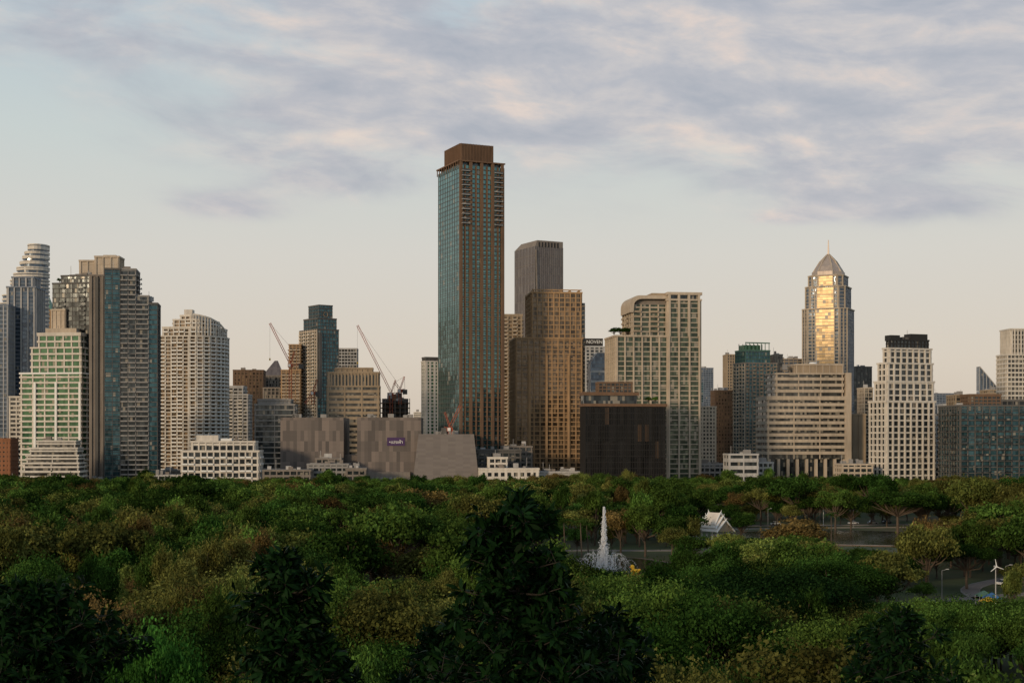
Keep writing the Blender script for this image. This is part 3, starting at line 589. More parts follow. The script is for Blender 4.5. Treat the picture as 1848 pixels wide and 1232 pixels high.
ribbon('road',[(-600,905),(0,905),(700,905)],14,'asphalt',.035)
ribbon('footpath',[(40,560),(160,575),(260,600)],5)
# ---------------------------------------------------------------- trees
m,nt,out=newmat('leaves'); oi=nd(nt,'ShaderNodeObjectInfo'); at=nd(nt,'ShaderNodeAttribute'); at.attribute_name='shade'
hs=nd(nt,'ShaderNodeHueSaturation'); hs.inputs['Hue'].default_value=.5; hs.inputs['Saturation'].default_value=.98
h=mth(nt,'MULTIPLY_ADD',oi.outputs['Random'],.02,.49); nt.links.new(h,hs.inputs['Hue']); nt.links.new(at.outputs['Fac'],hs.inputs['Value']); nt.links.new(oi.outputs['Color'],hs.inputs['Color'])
df=nd(nt,'ShaderNodeBsdfDiffuse'); tr=nd(nt,'ShaderNodeBsdfTranslucent')
mx=nd(nt,'ShaderNodeMixShader'); mx.inputs[0].default_value=.28
for q in (df,tr): nt.links.new(hs.outputs[0],q.inputs['Color'])
nt.links.new(df.outputs[0],mx.inputs[1]); nt.links.new(tr.outputs[0],mx.inputs[2]); nt.links.new(mx.outputs[0],out.inputs[0])
wall('bark',(.10,.072,.05),scale=1)
def branch(V,Fc,p,q,r0,r1,n=5):
    p=np.array(p,float);q=np.array(q,float); d=q-p; d/=np.linalg.norm(d)+1e-9; a=np.cross(d,[.3,.9,.1]); a/=np.linalg.norm(a); c=np.cross(d,a); b=len(V)
    for pt,r in ((p,r0),(q,r1)):
        for i in range(n):
            t=2*math.pi*i/n; V.append(tuple(pt+a*r*math.cos(t)+c*r*math.sin(t)))
    for i in range(n): Fc.append((b+i,b+(i+1)%n,b+n+(i+1)%n,b+n+i))
def leafquads(P,Nn,size,rng,asp=.6,T=None):
    n=len(P); 
    if T is None:
        T=rng.normal(size=(n,3))
    T=T-Nn*(T*Nn).sum(1,keepdims=True); T/=np.linalg.norm(T,axis=1,keepdims=True)+1e-9
    Bn=np.cross(Nn,T); s=size*rng.uniform(.6,1.3,(n,1))
    q=np.stack([P-T*s*.5,P+Bn*s*asp*.5,P+T*s*.5,P-Bn*s*asp*.5],1); return q.reshape(-1,3)
def mesh_tree(name,V,Fc,Q,sh):
    nb=len(V); nf=len(Fc); Q=np.asarray(Q); nq=len(Q)//4
    allv=np.vstack([np.array(V).reshape(-1,3),Q]); me=bpy.data.meshes.new(name)
    faces=Fc+[(nb+4*i,nb+4*i+1,nb+4*i+2,nb+4*i+3) for i in range(nq)]
    me.from_pydata(allv.tolist(),[],faces); me.materials.append(MATS['bark']); me.materials.append(MATS['leaves'])
    me.polygons.foreach_set('material_index',[0]*nf+[1]*nq)
    a=me.attributes.new('shade','FLOAT','POINT'); a.data.foreach_set('value',np.concatenate([np.ones(nb),np.repeat(sh,4)]).astype(np.float32)); me.update(); return me
def make_tree(name,seed,kind,nleaf,size):
    rng=np.random.default_rng(seed); V=[];Fc=[]
    if kind=='round': R,H,hb,nc,cr=5.6,12,3.6,26,(1.0,2.3)
    elif kind=='umb': R,H,hb,nc,cr=8.5,10.5,6.2,44,(1.1,2.2)
    elif kind=='tall': R,H,hb,nc,cr=3.6,15,4.0,30,(.9,1.7)
    elif kind=='sparse': R,H,hb,nc,cr=5.6,11.5,4.0,40,(.6,1.25)
    elif kind=='wide': R,H,hb,nc,cr=7.2,11,3.6,36,(1.0,2.1)
    C=[];rad=[]
    for i in range(nc):
        th=rng.uniform(0,6.283); u=rng.uniform(0,1); ph=math.acos(1-u*1.15)
        k=rng.uniform(.45,1.1)
        zc=(hb+H)/2-.5; hz=(H-hb)/2
        if kind=='umb':
            rr=R*.88*math.sqrt(rng.uniform()); c=[rr*math.cos(th),rr*math.sin(th),hb+1+(H-hb-1.7)*(1-(rr/R)**2)+rng.uniform(-.9,.7)]
        else: c=[R*.8*k*math.sin(ph)*math.cos(th),R*.8*k*math.sin(ph)*math.sin(th),zc+hz*.85*k*math.cos(ph)+rng.uniform(-1,.6)]
        C.append(c); rad.append(rng.uniform(*cr))
    C=np.array(C); rad=np.array(rad); tb=hb*.75
    branch(V,Fc,(0,0,-.3),(.1,.1,tb*.5),.38,.3,7); branch(V,Fc,(.1,.1,tb*.5),(0,0,tb),.3,.24,7)
    if kind!='umb': branch(V,Fc,(0,0,tb),(0,0,H*.8),.24,.08,6)
    for c in C[:24]:
        st=np.array([0,0,tb if kind=='umb' else tb+rng.uniform(0,.5)*(c[2]-tb)]); mid=(st+c)/2+rng.normal(0,.3,3); mid[2]-= .3
        branch(V,Fc,st,mid,.17,.1); branch(V,Fc,mid,c,.1,.03)
    w=rad**2; idx=rng.choice(nc,nleaf,p=w/w.sum()); d=rng.normal(size=(nleaf,3)); d/=np.linalg.norm(d,axis=1,keepdims=True)
    d[:,2]=np.where(d[:,2]<-.35,-d[:,2]*.6,d[:,2])
    rr=rad[idx][:,None]*(rng.uniform(.3,1.0,(nleaf,1))**.45)*rng.choice([1,1,1,1.25,1.45],(nleaf,1)); sc=np.array([1.1,1.1,.78]) if kind!='tall' else np.array([.9,.9,1.5])
    lump=1+.3*np.sin(d[:,0]*6+idx)*np.cos(d[:,1]*6+idx*2)+.15*np.sin(d[:,2]*11+idx*3)
    P=C[idx]+d*rr*sc*lump[:,None]
    Nn=d*.8+rng.normal(size=d.shape)*.65; Nn[:,2]+=.25; Nn/=np.linalg.norm(Nn,axis=1,keepdims=True)
    T=None; asp=.62
    if kind=='tall': T=rng.normal(size=d.shape)*.4; T[:,2]+=1; asp=.3; 
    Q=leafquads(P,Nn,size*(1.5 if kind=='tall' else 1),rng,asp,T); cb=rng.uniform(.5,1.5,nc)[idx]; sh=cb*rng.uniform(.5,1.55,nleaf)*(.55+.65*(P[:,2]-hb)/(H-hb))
    return mesh_tree(name,V,Fc,Q,sh)
def palm(name,seed):
    rng=np.random.default_rng(seed); V=[];Fc=[];pts=[(0,0,-.2),(.2,0,4),(.5,.1,8),(.6,.1,10)]
    for i in range(3): branch(V,Fc,pts[i],pts[i+1],.2-.03*i,.17-.03*i,6)
    Ps=[];Ns=[];Ts=[]
    for k in range(18):
        a=rng.uniform(0,6.28); el=rng.uniform(-.2,1.1); L=rng.uniform(2.6,3.4)
        for j in range(22):
            t=j/21; r=L*t*math.cos(el*.8); z=10+L*t*math.sin(el)-1.6*t*t*1.2
            for s in(-1,1):
                ang=a+s*.9; Ps.append((.6+r*math.cos(a)+s*-.0,.1+r*math.sin(a),z)); Ts.append((math.cos(a)*.4+s*-math.sin(a),math.sin(a)*.4+s*math.cos(a),-.6)); Ns.append((rng.normal()*.3,rng.normal()*.3,1))
    Ps=np.array(Ps);Ns=np.array(Ns);Ns/=np.linalg.norm(Ns,axis=1,keepdims=True);Ts=np.array(Ts); Ts/=np.linalg.norm(Ts,axis=1,keepdims=True)
    Q=leafquads(Ps+Ts*.35,Ns,.9,rng,.16,Ts); return mesh_tree(name,V,Fc,Q,rng.uniform(.7,1.3,len(Ps)))
KN=['round','wide','umb','tall','sparse','round','umb','wide']; TH=[12,11,10.5,15,11.5,12,10.5,11]
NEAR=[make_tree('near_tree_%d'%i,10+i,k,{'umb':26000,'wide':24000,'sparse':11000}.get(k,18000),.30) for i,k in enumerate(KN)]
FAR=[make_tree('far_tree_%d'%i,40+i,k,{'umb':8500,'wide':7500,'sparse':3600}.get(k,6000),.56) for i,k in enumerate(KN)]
PALM=palm('palm',5)
G1=(.030,.068,.012);G2=(.060,.108,.019);G3=(.082,.150,.026);OL=(.118,.122,.030);RU=(.128,.090,.030);DK=(.015,.038,.010);YG=(.125,.155,.034)
def pick(px,py):
    w=[.27,.29,.12,.20,.05,.07]
    if 330<px<860 and 930<py<1100: w=[.14,.18,.06,.36,.20,.06]
    elif px<330 and 930<py<1090: w=[.22,.2,.07,.32,.13,.06]
    elif px>1650 and py<960: w=[.15,.27,.06,.33,.13,.06]
    elif 1150<px<1700 and py>1020: w=[.45,.33,.08,.12,.0,.02]
    elif 880<px<1010 and py<930: w=[.1,.2,0,.40,.25,.05]
    return rnd.choices([G1,G2,G3,OL,RU,YG],w)[0]
def nearpath(x,y):
    for P in PATHS:
        for i in range(len(P)-1):
            ax,ay=P[i];bx,by=P[i+1]; t=max(0,min(1,((x-ax)*(bx-ax)+(y-ay)*(by-ay))/((bx-ax)**2+(by-ay)**2)))
            if math.hypot(x-ax-t*(bx-ax),y-ay-t*(by-ay))<4.5: return True
    return False
def excl(x,y):
    if ((x-26)/28)**2+((y-352)/70)**2<1: return True
    px=CX+x/y*F
    if 1010<px<1170 and 285<y<380: return True
    if ((x-116)/48)**2+((y-498)/40)**2<1: return True
    if 1252<px<1330 and 400<y<482: return True
    if nearpath(x,y): return True
    if 1540<px and 225<y<335: return rnd.random()<.5
    if 660<px<800 and 205<y<285: return rnd.random()<.7
    if mnoise.noise(Vector((x/38,y/55,3.1)))>.40: return rnd.random()<.6
    return rnd.random()<.05
# planted height limits where low shrubs stand in front of the open water and the pavilion
def hlim(px,Y):
    l=18.5 if Y<640 else (12.5 if rnd.random()<.8 else 17)
    if 1000<px<1185 and Y<372: l=min(l,HC-245/F*Y)
    if 1185<=px<1215 and Y<372: l=min(l,HC-222/F*Y)
    if 1250<px<1332 and Y<465: l=min(l,HC-178/F*Y)
    if 1480<px<1645 and Y<462: l=min(l,HC-205/F*Y)
    if 1332<px<=1480 and Y<462: l=min(l,HC-182/F*Y)
    if 1560<px and Y<262: l=min(l,HC-300/F*Y)
    return l
canopy=bpy.data.objects.new('park_trees',None); scene.collection.objects.link(canopy)
def put(me,x,y,s,col,par=canopy,name='tree',sz=1.0,z=0):
    o=bpy.data.objects.new(name,me); scene.collection.objects.link(o); o.location=(x,y,z); o.rotation_euler=(0,0,rnd.uniform(0,6.28)); o.scale=(s,s,s*sz); j=rnd.uniform(.65,1.35)
    o.color=(col[0]*j,col[1]*j,col[2]*j,1); o.parent=par; return o
y=92.0; cnt=0
while y<885:
    sp=7.8 if y<260 else (9.0 if y<500 else 11.5)
    x=-.40*y-30
    while x<.40*y+30:
        X=x+rnd.uniform(-.48,.48)*sp; Y=y+rnd.uniform(-.48,.48)*sp
        if not excl(X,Y):
            px=CX+X/Y*F; k=rnd.choices(range(8),[1.2,1,.5,.5,.6,1.2,.5,1])[0]
            if px<480 and 150<Y<420 and rnd.random()<.3: k=3
            sf=.95+.6*mnoise.noise(Vector((X/30,Y/45,0)))
            s=rnd.uniform(.58,1.25)*sf
            if rnd.random()<.09: s*=1.45
            if Y>640: s=min(s,1.15)*.9
            sz=rnd.uniform(.85,1.45); hgt=TH[k]*s*sz
            lim=hlim(px,Y)
            if lim<4: x+=sp; continue
            if hgt>lim:
                q=lim/hgt; s*=q**.6; sz*=q**.4; hgt=lim
            py=HY+(HC-hgt)/Y*F
            col=pick(px,py)
            if Y<170: col=tuple(c*.8 for c in col)  # nearest crowns darkened: shade put into the leaf colour
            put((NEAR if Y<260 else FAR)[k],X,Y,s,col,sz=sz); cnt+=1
        x+=sp
    y+=sp
print('TREES',cnt)
# individual big trees
def big(name,px,ptop,D,wpx,me,H0,R0,col):
    h=PZ(ptop,D); w=wpx/F*D; o=put(me,PX(px,D),D,1,col,None,name); o.scale=(w/2/R0,w/2/R0,h/H0); return o
big('rain_tree',1395,1036,205,350,NEAR[2],10.8,8.9,DK); big('large_round_tree',776,864,600,125,FAR[0],12,6.4,G1); big('large_round_tree',100,864,590,150,FAR[1],11,8,G1)
big('rain_tree',375,876,560,150,FAR[2],10.8,8.9,G1); big('rain_tree',1108,1042,235,120,NEAR[0],12,6.4,G2); big('rain_tree',1425,866,620,130,FAR[2],10.8,8.9,G1)
big('rain_tree',1585,1005,300,160,NEAR[6],10.8,8.9,G1); big('rain_tree',1745,985,330,130,NEAR[6],10.8,8.9,G1); big('rain_tree',1440,930,400,130,FAR[0],12,6.4,RU)
big('bright_green_tree',290,1120,115,190,NEAR[0],12,6.4,(.045,.14,.022)); big('rain_tree',965,868,640,110,FAR[4],11.5,6,OL); big('rain_tree',1260,1075,190,150,NEAR[6],10.8,8.9,G1)
big('rain_tree',1620,890,520,150,FAR[6],10.8,8.9,G1); big('rust_leaved_tree',620,960,300,190,NEAR[7],11,7.6,RU); big('rust_leaved_tree',120,935,330,150,NEAR[0],12,6.4,RU); big('rust_leaved_tree',740,935,360,130,FAR[5],12,6.4,OL)
for px,D in ((1050,395),(1062,420),(1020,400),(470,560),(1500,470),(250,150),(275,148),(700,230),(1240,470)): put(PALM,PX(px,D),D,rnd.uniform(.9,1.2),G2,None,'palm_tree')
# foreground big-leaf trees
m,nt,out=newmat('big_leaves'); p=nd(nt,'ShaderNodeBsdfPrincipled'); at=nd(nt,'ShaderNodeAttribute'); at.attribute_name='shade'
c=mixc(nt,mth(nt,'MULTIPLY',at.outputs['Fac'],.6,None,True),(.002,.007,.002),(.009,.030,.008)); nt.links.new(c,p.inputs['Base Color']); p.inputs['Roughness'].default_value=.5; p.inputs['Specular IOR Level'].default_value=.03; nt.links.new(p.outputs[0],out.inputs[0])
def fg_tree(name,cx,D,prof,seed,nb=60,leaf=.34,bright=1):
    rng=np.random.default_rng(seed); V=[];Fc=[];P=[];Nn=[];T=[]
    k=D/F; ytop=prof[0][0]; ybot=prof[-1][0]+60; zt=PZ(ytop,D); ctr=(PX(cx,D),D)
    def axis(z): t=(zt-z); return np.array([math.sin(t*1.1+seed)*.12,math.cos(t*.9)*.1,z])
    branch(V,Fc,(0,0,-.5),(0,0,PZ(ybot,D)-2),.28,.12,8)
    zs=np.linspace(PZ(ybot,D)-2,zt-.25,9); prev=np.array([0,0,zs[0]])
    for i in range(1,9):
        q=axis(zs[i]); branch(V,Fc,prev,q,.12*(1-i/10)+.012,.12*(1-(i+1)/10)+.012,6); prev=q
    def rosette(c,d,n):
        d=d/np.linalg.norm(d)
        for j in range(n):
            t=rng.normal(size=3); t-=d*(t@d)*.9; t/=np.linalg.norm(t); t=t*.85+d*rng.uniform(.1,.9); t[2]-=.15; t/=np.linalg.norm(t)
            nn=np.cross(t,rng.normal(size=3)); nn/=np.linalg.norm(nn); 
            if nn[2]<0: nn=-nn
            P.append(c+t*leaf*.55-d*rng.uniform(0,.22)); Nn.append(nn); T.append(t)
    for i in range(nb):
        yy=ytop+(ybot-ytop)*(i+.5)/nb; hw=np.interp(yy,[a for a,_ in prof],[w for _,w in prof])*k
        s=axis(PZ(yy,D)-.15); a=rng.uniform(0,6.283); L=hw*rng.uniform(.45,1.08)
        e=s+np.array([math.cos(a)*L,math.sin(a)*L*.9,rng.uniform(.05,.35)*max(.4,L)*.7]); mid=(s+e)/2+np.array([0,0,-.08*L])
        branch(V,Fc,s,mid,.03,.018,4); branch(V,Fc,mid,e,.018,.008,4); rosette(e,e-mid,11)
        m2=int(1+L*3.6)
        for j in range(m2):
            t=rng.uniform(.25,.95); c=s+(e-s)*t; q=c+rng.normal(size=3)*np.array([.25,.25,.16])*(.5+L*.35); q[2]+=.1; branch(V,Fc,c,q,.012,.005,3); rosette(q,q-c+np.array([0,0,.1]),9)
    rosette(np.array([0,0,0])+axis(zt-.3),np.array([0,0,1.]),12); rosette(axis(zt-.55),np.array([0,0,1.]),12)
    P=np.array(P);Nn=np.array(Nn);T=np.array(T); n=len(P)
    Bn=np.cross(Nn,T); s=leaf*rng.uniform(.7,1.2,(n,1)); w=.15; 
    A=P-T*s*.5; Z=P+T*s*.5-Nn*s*.12; M1=P-T*s*.05+Bn*s*w+Nn*s*.05; M2=P-T*s*.05-Bn*s*w+Nn*s*.05
    N1=P+T*s*.25+Bn*s*w*.7; N2=P+T*s*.25-Bn*s*w*.7
    nb0=len(V); allv=np.vstack([np.array(V),np.stack([A,M1,N1,Z,N2,M2],1).reshape(-1,3)]); nf=len(Fc)
    fc=Fc+[f2 for i in range(n) for f2 in ((nb0+6*i,nb0+6*i+1,nb0+6*i+5),(nb0+6*i+1,nb0+6*i+2,nb0+6*i+4,nb0+6*i+5),(nb0+6*i+2,nb0+6*i+3,nb0+6*i+4))]
    me=bpy.data.meshes.new(name); me.from_pydata(allv.tolist(),[],fc); me.materials.append(MATS['bark_dark']); me.materials.append(MATS['big_leaves']); me.polygons.foreach_set('material_index',[0]*nf+[1]*(3*n))
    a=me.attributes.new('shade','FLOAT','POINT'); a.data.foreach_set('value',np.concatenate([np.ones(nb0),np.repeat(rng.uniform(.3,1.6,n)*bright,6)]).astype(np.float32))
    o=bpy.data.objects.new(name,me); scene.collection.objects.link(o); o.location=(ctr[0],ctr[1],0)
wall('bark_dark',(.03,.024,.018),scale=1)
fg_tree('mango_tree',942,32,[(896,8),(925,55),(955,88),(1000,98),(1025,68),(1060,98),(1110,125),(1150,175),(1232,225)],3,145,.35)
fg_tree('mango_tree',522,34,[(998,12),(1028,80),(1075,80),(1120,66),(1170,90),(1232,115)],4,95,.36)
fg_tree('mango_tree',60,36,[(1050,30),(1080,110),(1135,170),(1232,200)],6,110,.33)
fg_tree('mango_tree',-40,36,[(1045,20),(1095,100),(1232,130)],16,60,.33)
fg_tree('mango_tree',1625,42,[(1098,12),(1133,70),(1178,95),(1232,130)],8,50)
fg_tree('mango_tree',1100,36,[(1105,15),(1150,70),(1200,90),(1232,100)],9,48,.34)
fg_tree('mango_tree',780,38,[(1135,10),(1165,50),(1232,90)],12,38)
# ---------------------------------------------------------------- park objects
# fountain
D=374; FX=PX(1090,D); m,nt,out=newmat('spray'); p=nd(nt,'ShaderNodeBsdfPrincipled'); p.inputs['Base Color'].default_value=(.85,.87,.9,1); p.inputs['Roughness'].default_value=.3
tb=nd(nt,'ShaderNodeBsdfTransparent'); ms=nd(nt,'ShaderNodeMixShader'); ms.inputs[0].default_value=.5; nt.links.new(tb.outputs[0],ms.inputs[1]); nt.links.new(p.outputs[0],ms.inputs[2]); nt.links.new(ms.outputs[0],out.inputs[0])
b=B('fountain',(FX,D,0)); rng=np.random.default_rng(2)
b.cone((0,0),3,3,.3,.6,24,'kerb'); b.cone((0,0),.4,.25,.6,1.4,10,'w_metal'); 
def drop(x,y,z,s,el=1.5):
    n0=len(b.v); b.v+=[(x-s,y,z),(x,y-s,z),(x+s,y,z),(x,y+s,z),(x,y,z+s*el),(x,y,z-s*el)]; k=b.mi('spray')
    for fc in ((0,1,4),(1,2,4),(2,3,4),(3,0,4),(1,0,5),(2,1,5),(3,2,5),(0,3,5)): b.f.append(tuple(n0+i for i in fc)); b.m.append(k)
HT=16.2
for i in range(7500):
    t=rng.uniform()**1.15; r=.22+1.1*(1-t)**1.2; a=rng.uniform(0,6.28); rr=abs(rng.normal())*r*.55; drop(rr*math.cos(a),rr*math.sin(a),.6+HT*t,rng.uniform(.05,.13),2.2)
def jets(n,R0,vx,h,cnt,sz=.08):
    for j in range(n):
        a=2*math.pi*j/n
        for i in range(cnt):
            t=rng.uniform(); z=4*h*t*(1-t)+.4; r=R0+vx*t; drop(r*math.cos(a)+rng.normal()*.09,r*math.sin(a)+rng.normal()*.09,z+rng.normal()*.08,rng.uniform(.5,1)*sz)
jets(14,1.5,5.5,4.2,110,.06); jets(16,6,-2,3.0,70,.06); jets(10,5,4,2.6,70,.055)
for j in range(9):
    a=2*math.pi*j/9
    for i in range(150):
        t=rng.uniform(); drop(3*math.cos(a)+rng.normal()*.12,3*math.sin(a)+rng.normal()*.12,.5+5.2*t,.065*(1.3-t),2)
for i in range(600):
    a=rng.uniform(0,6.28); r=rng.uniform(1,8); drop(r*math.cos(a),r*math.sin(a),rng.uniform(.4,1.2),.06)
b.finish()
# duck boats
def ellips(b,c,r,mat,n=12,m=8):
    n0=len(b.v)
    for i in range(m+1):
        ph=math.pi*i/m
        for j in range(n):
            t=2*math.pi*j/n; b.v.append((c[0]+r[0]*math.sin(ph)*math.cos(t),c[1]+r[1]*math.sin(ph)*math.sin(t),c[2]+r[2]*math.cos(ph)))
    k=b.mi(mat)
    for i in range(m):
        for j in range(n): b.f.append((n0+i*n+j,n0+(i+1)*n+j,n0+(i+1)*n+(j+1)%n,n0+i*n+(j+1)%n)); b.m.append(k)
for px,D,rot in ((1028,368,.3),(1146,366,2.6)):
    b=B('duck_boat',(PX(px,D),D,.3),rot); ellips(b,(0,0,.45),(1.3,.9,.6),'w_yellow'); ellips(b,(.75,0,1.55),(.6,.52,.58),'w_yellow'); b.cone((.55,0),.42,.38,.7,1.4,10,'w_yellow')
    ellips(b,(1.4,0,1.5),(.32,.25,.12),'w_red'); ellips(b,(-1.3,0,.85),(.4,.3,.3),'w_yellow'); 
    for s in(-1,1): ellips(b,(1.1,s*.3,1.75),(.1,.08,.12),'w_black',8,6); ellips(b,(-.1,s*.8,.65),(.7,.2,.35),'w_yellow')
    b.finish(smooth=True)
# Thai pavilion: white gabled multi-tier roof
D=470; b=B('thai_pavilion',(PX(1290,D),D,0),math.radians(-50))
for x in(-3.4,-1.2,1.2,3.4):
    for yy in(-2.6,2.6): b.box(x-.18,x+.18,yy-.18,yy+.18,.5,4.6,'w_pwhite')
b.box(-4.4,4.4,-3.6,3.6,0,.5,'w_lgrey')
def gable(L,W,z,h):
    for s in(-1,1):
        n0=len(b.v); b.v+=[(-L,s*W,z),(L,s*W,z),(L,0,z+h),(-L,0,z+h),(-L,s*W,z+.2),(L,s*W,z+.2),(L,0,z+h+.2),(-L,0,z+h+.2)]
        for fc in((0,1,2,3),(7,6,5,4),(0,4,5,1),(1,5,6,2),(2,6,7,3),(3,7,4,0)): b.f.append(tuple(n0+i for i in fc)); b.m.append(b.mi('w_white'))
        for e in(-L,L): b.beam((e,s*(W+.2),z),(e,0,z+h+.35),.35,'w_pwhite')
    for e in(-L+.3,L-.3):
        n0=len(b.v); b.v+=[(e,-W+.3,z),(e,W-.3,z),(e,0,z+h-.1)]; b.f.append((n0,n0+1,n0+2)); b.m.append(b.mi('w_beige'))
    for e in(-L,L): b.beam((e,0,z+h),(e*1.12,0,z+h+1.1),.25,'w_pwhite',.08)
gable(4.8,4.2,4.3,3.4); gable(3.7,3.4,5.4,3.6); gable(2.6,2.6,6.6,3.6); b.finish()
# small wind turbine
D=262; b=B('wind_turbine',(PX(1797,D),D,0)); z=PZ(1022,D); b.cone((0,0),.13,.08,0,z,10,'w_lgrey'); b.box(-.2,.2,-.4,.5,z-.13,z+.2,'w_lgrey')
for k in range(3):
    a=math.radians(100+120*k); b.beam((0,-.5,z+.05),(1.4*math.cos(a),-.5,z+.05+1.4*math.sin(a)),.18,'w_pwhite',.06)
b.finish()
def lamp(px,D,h=8):
    b=B('street_lamp',(PX(px,D),D,0)); b.cone((0,0),.10,.06,0,h,8,'w_grey'); b.beam((0,0,h),(1.1,0,h+.3),.08,'w_grey'); b.box(.8,1.4,-.12,.12,h+.22,h+.36,'w_lgrey'); b.finish()
for px,D in((822,250),(1386,540),(1480,556),(1540,556),(1625,400),(1700,290),(805,262),(1560,300),(1815,300)): lamp(px,D,8)
D=560; b=B('flagpole',(PX(1486,D),D,0)); b.cone((0,0),.14,.07,0,PZ(915,D),8,'w_pwhite'); b.finish()
# market tents
for px,D,mt in((1784,285,'w_yellow'),(1790,292,'w_blue'),(1776,296,'w_green')):
    b=B('market_tent',(PX(px,D),D,0))
    for x in(-1.4,1.4):
        for yy in(-1.4,1.4): b.beam((x,yy,0),(x,yy,2.3),.08,'w_lgrey')
    b.prism([(-1.6,-1.6),(1.6,-1.6),(1.6,1.6),(-1.6,1.6)],2.2,3.3,mt,poly2=[(-.1,-.1),(.1,-.1),(.1,.1),(-.1,.1)]); b.finish()
def car(px,D,mt,rot):
    b=B('parked_car',(PX(px,D),D,0),rot); b.prism([(-2.1,-.85),(2.1,-.85),(2.1,.85),(-2.1,.85)],.35,.85,mt,poly2=[(-2.05,-.82),(2.0,-.82),(2.0,.82),(-2.05,.82)])
    b.prism([(-1.5,-.78),(1.2,-.78),(1.2,.78),(-1.5,.78)],.85,1.4,'g_dark',poly2=[(-1.0,-.62),(.6,-.62),(.6,.62),(-1.0,.62)]); b.prism([(-1.0,-.62),(.6,-.62),(.6,.62),(-1.0,.62)],1.4,1.45,mt)
    for x in(-1.3,1.3):
        for s in(-1,1):
            n0=len(b.v); n=12
            for q in(s*.7,s*.9): b.v+=[(x+.34*math.cos(2*math.pi*i/n),q,.34+.34*math.sin(2*math.pi*i/n)) for i in range(n)]
            for i in range(n): b.f.append((n0+i,n0+(i+1)%n,n0+n+(i+1)%n,n0+n+i)); b.m.append(b.mi('w_black'))
            b.f.append(tuple(n0+i for i in range(n))); b.m.append(b.mi('w_black')); b.f.append(tuple(n0+n+i for i in range(n))); b.m.append(b.mi('w_black'))
    b.finish()
for px,D,mt,r in((1540,577,'w_pwhite',.1),(1600,583,'w_dgrey',.1),(1575,580,'w_lgrey',.1),(1400,573,'w_pwhite',.05),(1815,338,'w_pwhite',.2)): car(px,D,mt,r)
# rooftop plants
def bush(name,px,yb,D,s,col):
    o=put(FAR[0],PX(px,D),D,s,col,None,name,1,0); o.location.z=PZ(yb,D)-3.0*s; return o
for px in(1108,1120,1132): bush('rooftop_tree',px,604,1000,.62,G1)
for px in(108,122,136): bush('rooftop_tree',px,510,1028,.4,G1)
for px in(1170,1182): bush('rooftop_tree',px,726,940,.45,G3)
# ---------------------------------------------------------------- world
W=bpy.data.worlds.new('World'); scene.world=W; W.use_nodes=True; nt=W.node_tree; nt.nodes.clear()
out=nd(nt,'ShaderNodeOutputWorld'); bg=nd(nt,'ShaderNodeBackground'); nt.links.new(bg.outputs[0],out.inputs[0])
SUN=Vector((-.60,-.77,.20)).normalized()
sky=nd(nt,'ShaderNodeTexSky',sky_type='NISHITA'); sky.sun_disc=False; sky.sun_elevation=math.asin(SUN.z); sky.sun_rotation=math.atan2(SUN.x,SUN.y)
tc=nd(nt,'ShaderNodeTexCoord'); sp=nd(nt,'ShaderNodeSeparateXYZ'); nt.links.new(tc.outputs['Generated'],sp.inputs[0])
az=mth(nt,'ARCTAN2',sp.outputs[0],sp.outputs[1]); el=mth(nt,'ARCSINE',sp.outputs[2])
cr=ramp(nt,mth(nt,'MULTIPLY',el,2.2,None,True),[(0,lin((205,190,174))),(.12,lin((213,202,188))),(.28,lin((211,207,199))),(.45,lin((199,207,205))),(.66,lin((180,198,208))),(1,lin((130,146,163)))])
def gauss(px,py,sx,sy,amp):
    a0=(px-CX)/F; e0=(HY-py)/F
    dx=mth(nt,'MULTIPLY',mth(nt,'SUBTRACT',az,a0),F/sx); dy=mth(nt,'MULTIPLY',mth(nt,'SUBTRACT',el,e0),F/sy)
    r=mth(nt,'ADD',mth(nt,'MULTIPLY',dx,dx),mth(nt,'MULTIPLY',dy,dy)); e=mth(nt,'EXPONENT',mth(nt,'MULTIPLY',r,-1.0)); return mth(nt,'MULTIPLY',e,amp)
tot=None
for g in [(950,60,640,150,1.0),(1450,190,620,150,1.1),(720,190,380,85,.9),(1720,290,340,80,.8),(400,385,120,26,.75),(1660,385,190,28,.75),(1420,402,70,12,.6),(150,110,200,55,.6),(620,340,190,32,.55),(1800,60,400,140,.7),(500,290,240,45,.45),(100,20,240,45,.6)]:
    v=gauss(*g); tot=v if tot is None else mth(nt,'ADD',tot,v)
cv=nd(nt,'ShaderNodeCombineXYZ'); nt.links.new(mth(nt,'MULTIPLY',az,5.0),cv.inputs[0]); nt.links.new(mth(nt,'MULTIPLY_ADD',el,14.0,mth(nt,'MULTIPLY',az,1.1)),cv.inputs[1])
def noise(sc,det,vec,dist=0.3,ro=.58):
    n=nd(nt,'ShaderNodeTexNoise'); n.inputs['Scale'].default_value=sc; n.inputs['Detail'].default_value=det; n.inputs['Roughness'].default_value=ro; n.inputs['Distortion'].default_value=dist; nt.links.new(vec,n.inputs[0]); return n.outputs[0]
n1=noise(1.3,9,cv.outputs[0],.35); n2=noise(3.0,8,cv.outputs[0],.5,.6); 
cv2=nd(nt,'ShaderNodeVectorMath',operation='ADD'); nt.links.new(cv.outputs[0],cv2.inputs[0]); cv2.inputs[1].default_value=(.06,.2,0); n3=noise(1.3,9,cv2.outputs[0],.35)
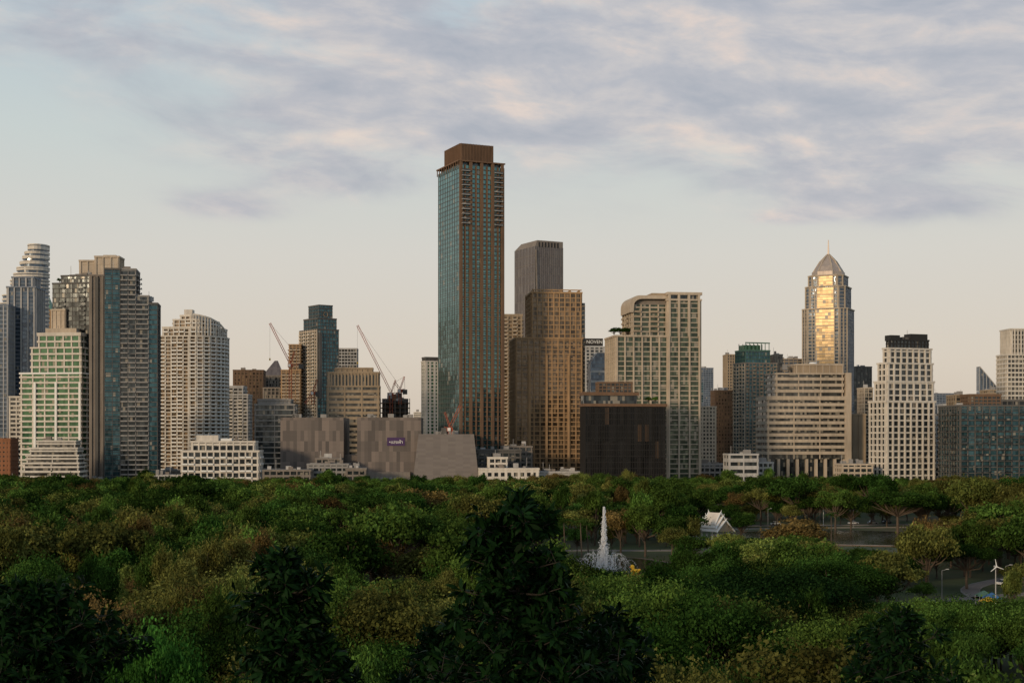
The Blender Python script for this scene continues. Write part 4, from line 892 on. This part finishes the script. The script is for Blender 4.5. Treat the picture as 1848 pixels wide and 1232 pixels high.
dens=mth(nt,'MULTIPLY',tot,mth(nt,'MULTIPLY_ADD',n1,3.0,-.55)); dens=mth(nt,'ADD',dens,mth(nt,'MULTIPLY_ADD',n2,.7,-.35))
mr=nd(nt,'ShaderNodeMapRange',interpolation_type='SMOOTHSTEP'); mr.inputs[1].default_value=.04; mr.inputs[2].default_value=1.0; nt.links.new(dens,mr.inputs[0])
lit=mth(nt,'MULTIPLY_ADD',mth(nt,'SUBTRACT',n3,n1),2.2,.45,True); lit=mth(nt,'ADD',lit,mth(nt,'MULTIPLY_ADD',n2,1.3,-.65),None,True)
cc=ramp(nt,lit,[(0,lin((168,171,182))),(.35,lin((184,183,190))),(.6,lin((202,196,196))),(.85,lin((224,207,198))),(1,lin((232,213,200)))])
skyc=mixc(nt,mth(nt,'MULTIPLY',mr.outputs[0],.85),cr,cc)
dp=nd(nt,'ShaderNodeVectorMath',operation='DOT_PRODUCT'); nt.links.new(tc.outputs['Generated'],dp.inputs[0]); dp.inputs[1].default_value=tuple(SUN)
gw=mth(nt,'POWER',mth(nt,'MAXIMUM',dp.outputs['Value'],0.0),14.0)
glow=mixc(nt,1.0,skyc,mixc(nt,gw,(0,0,0),(.6,.4,.2)),'ADD')
sc=nd(nt,'ShaderNodeVectorMath',operation='SCALE'); nt.links.new(glow,sc.inputs[0]); sc.inputs['Scale'].default_value=10.4
fin=mixc(nt,.05,sc.outputs[0],sky.outputs[0])
nt.links.new(fin,bg.inputs[0]); bg.inputs[1].default_value=.1
sl=bpy.data.lights.new('sun','SUN'); sl.energy=2.0; sl.angle=math.radians(6); sl.color=(1,.76,.50); so=bpy.data.objects.new('sun',sl); scene.collection.objects.link(so); so.rotation_euler=SUN.to_track_quat('Z','Y').to_euler()
cam=bpy.data.cameras.new('camera'); cam.lens=50; cam.sensor_width=36; cam.shift_y=(HY-616)/1848; cam.clip_end=60000; cam.clip_start=.5
co=bpy.data.objects.new('camera',cam); scene.collection.objects.link(co); co.location=(0,0,HC); co.rotation_euler=(math.radians(90),0,0); scene.camera=co
scene.view_settings.view_transform='Standard'; scene.view_settings.look='None'; scene.view_settings.exposure=0
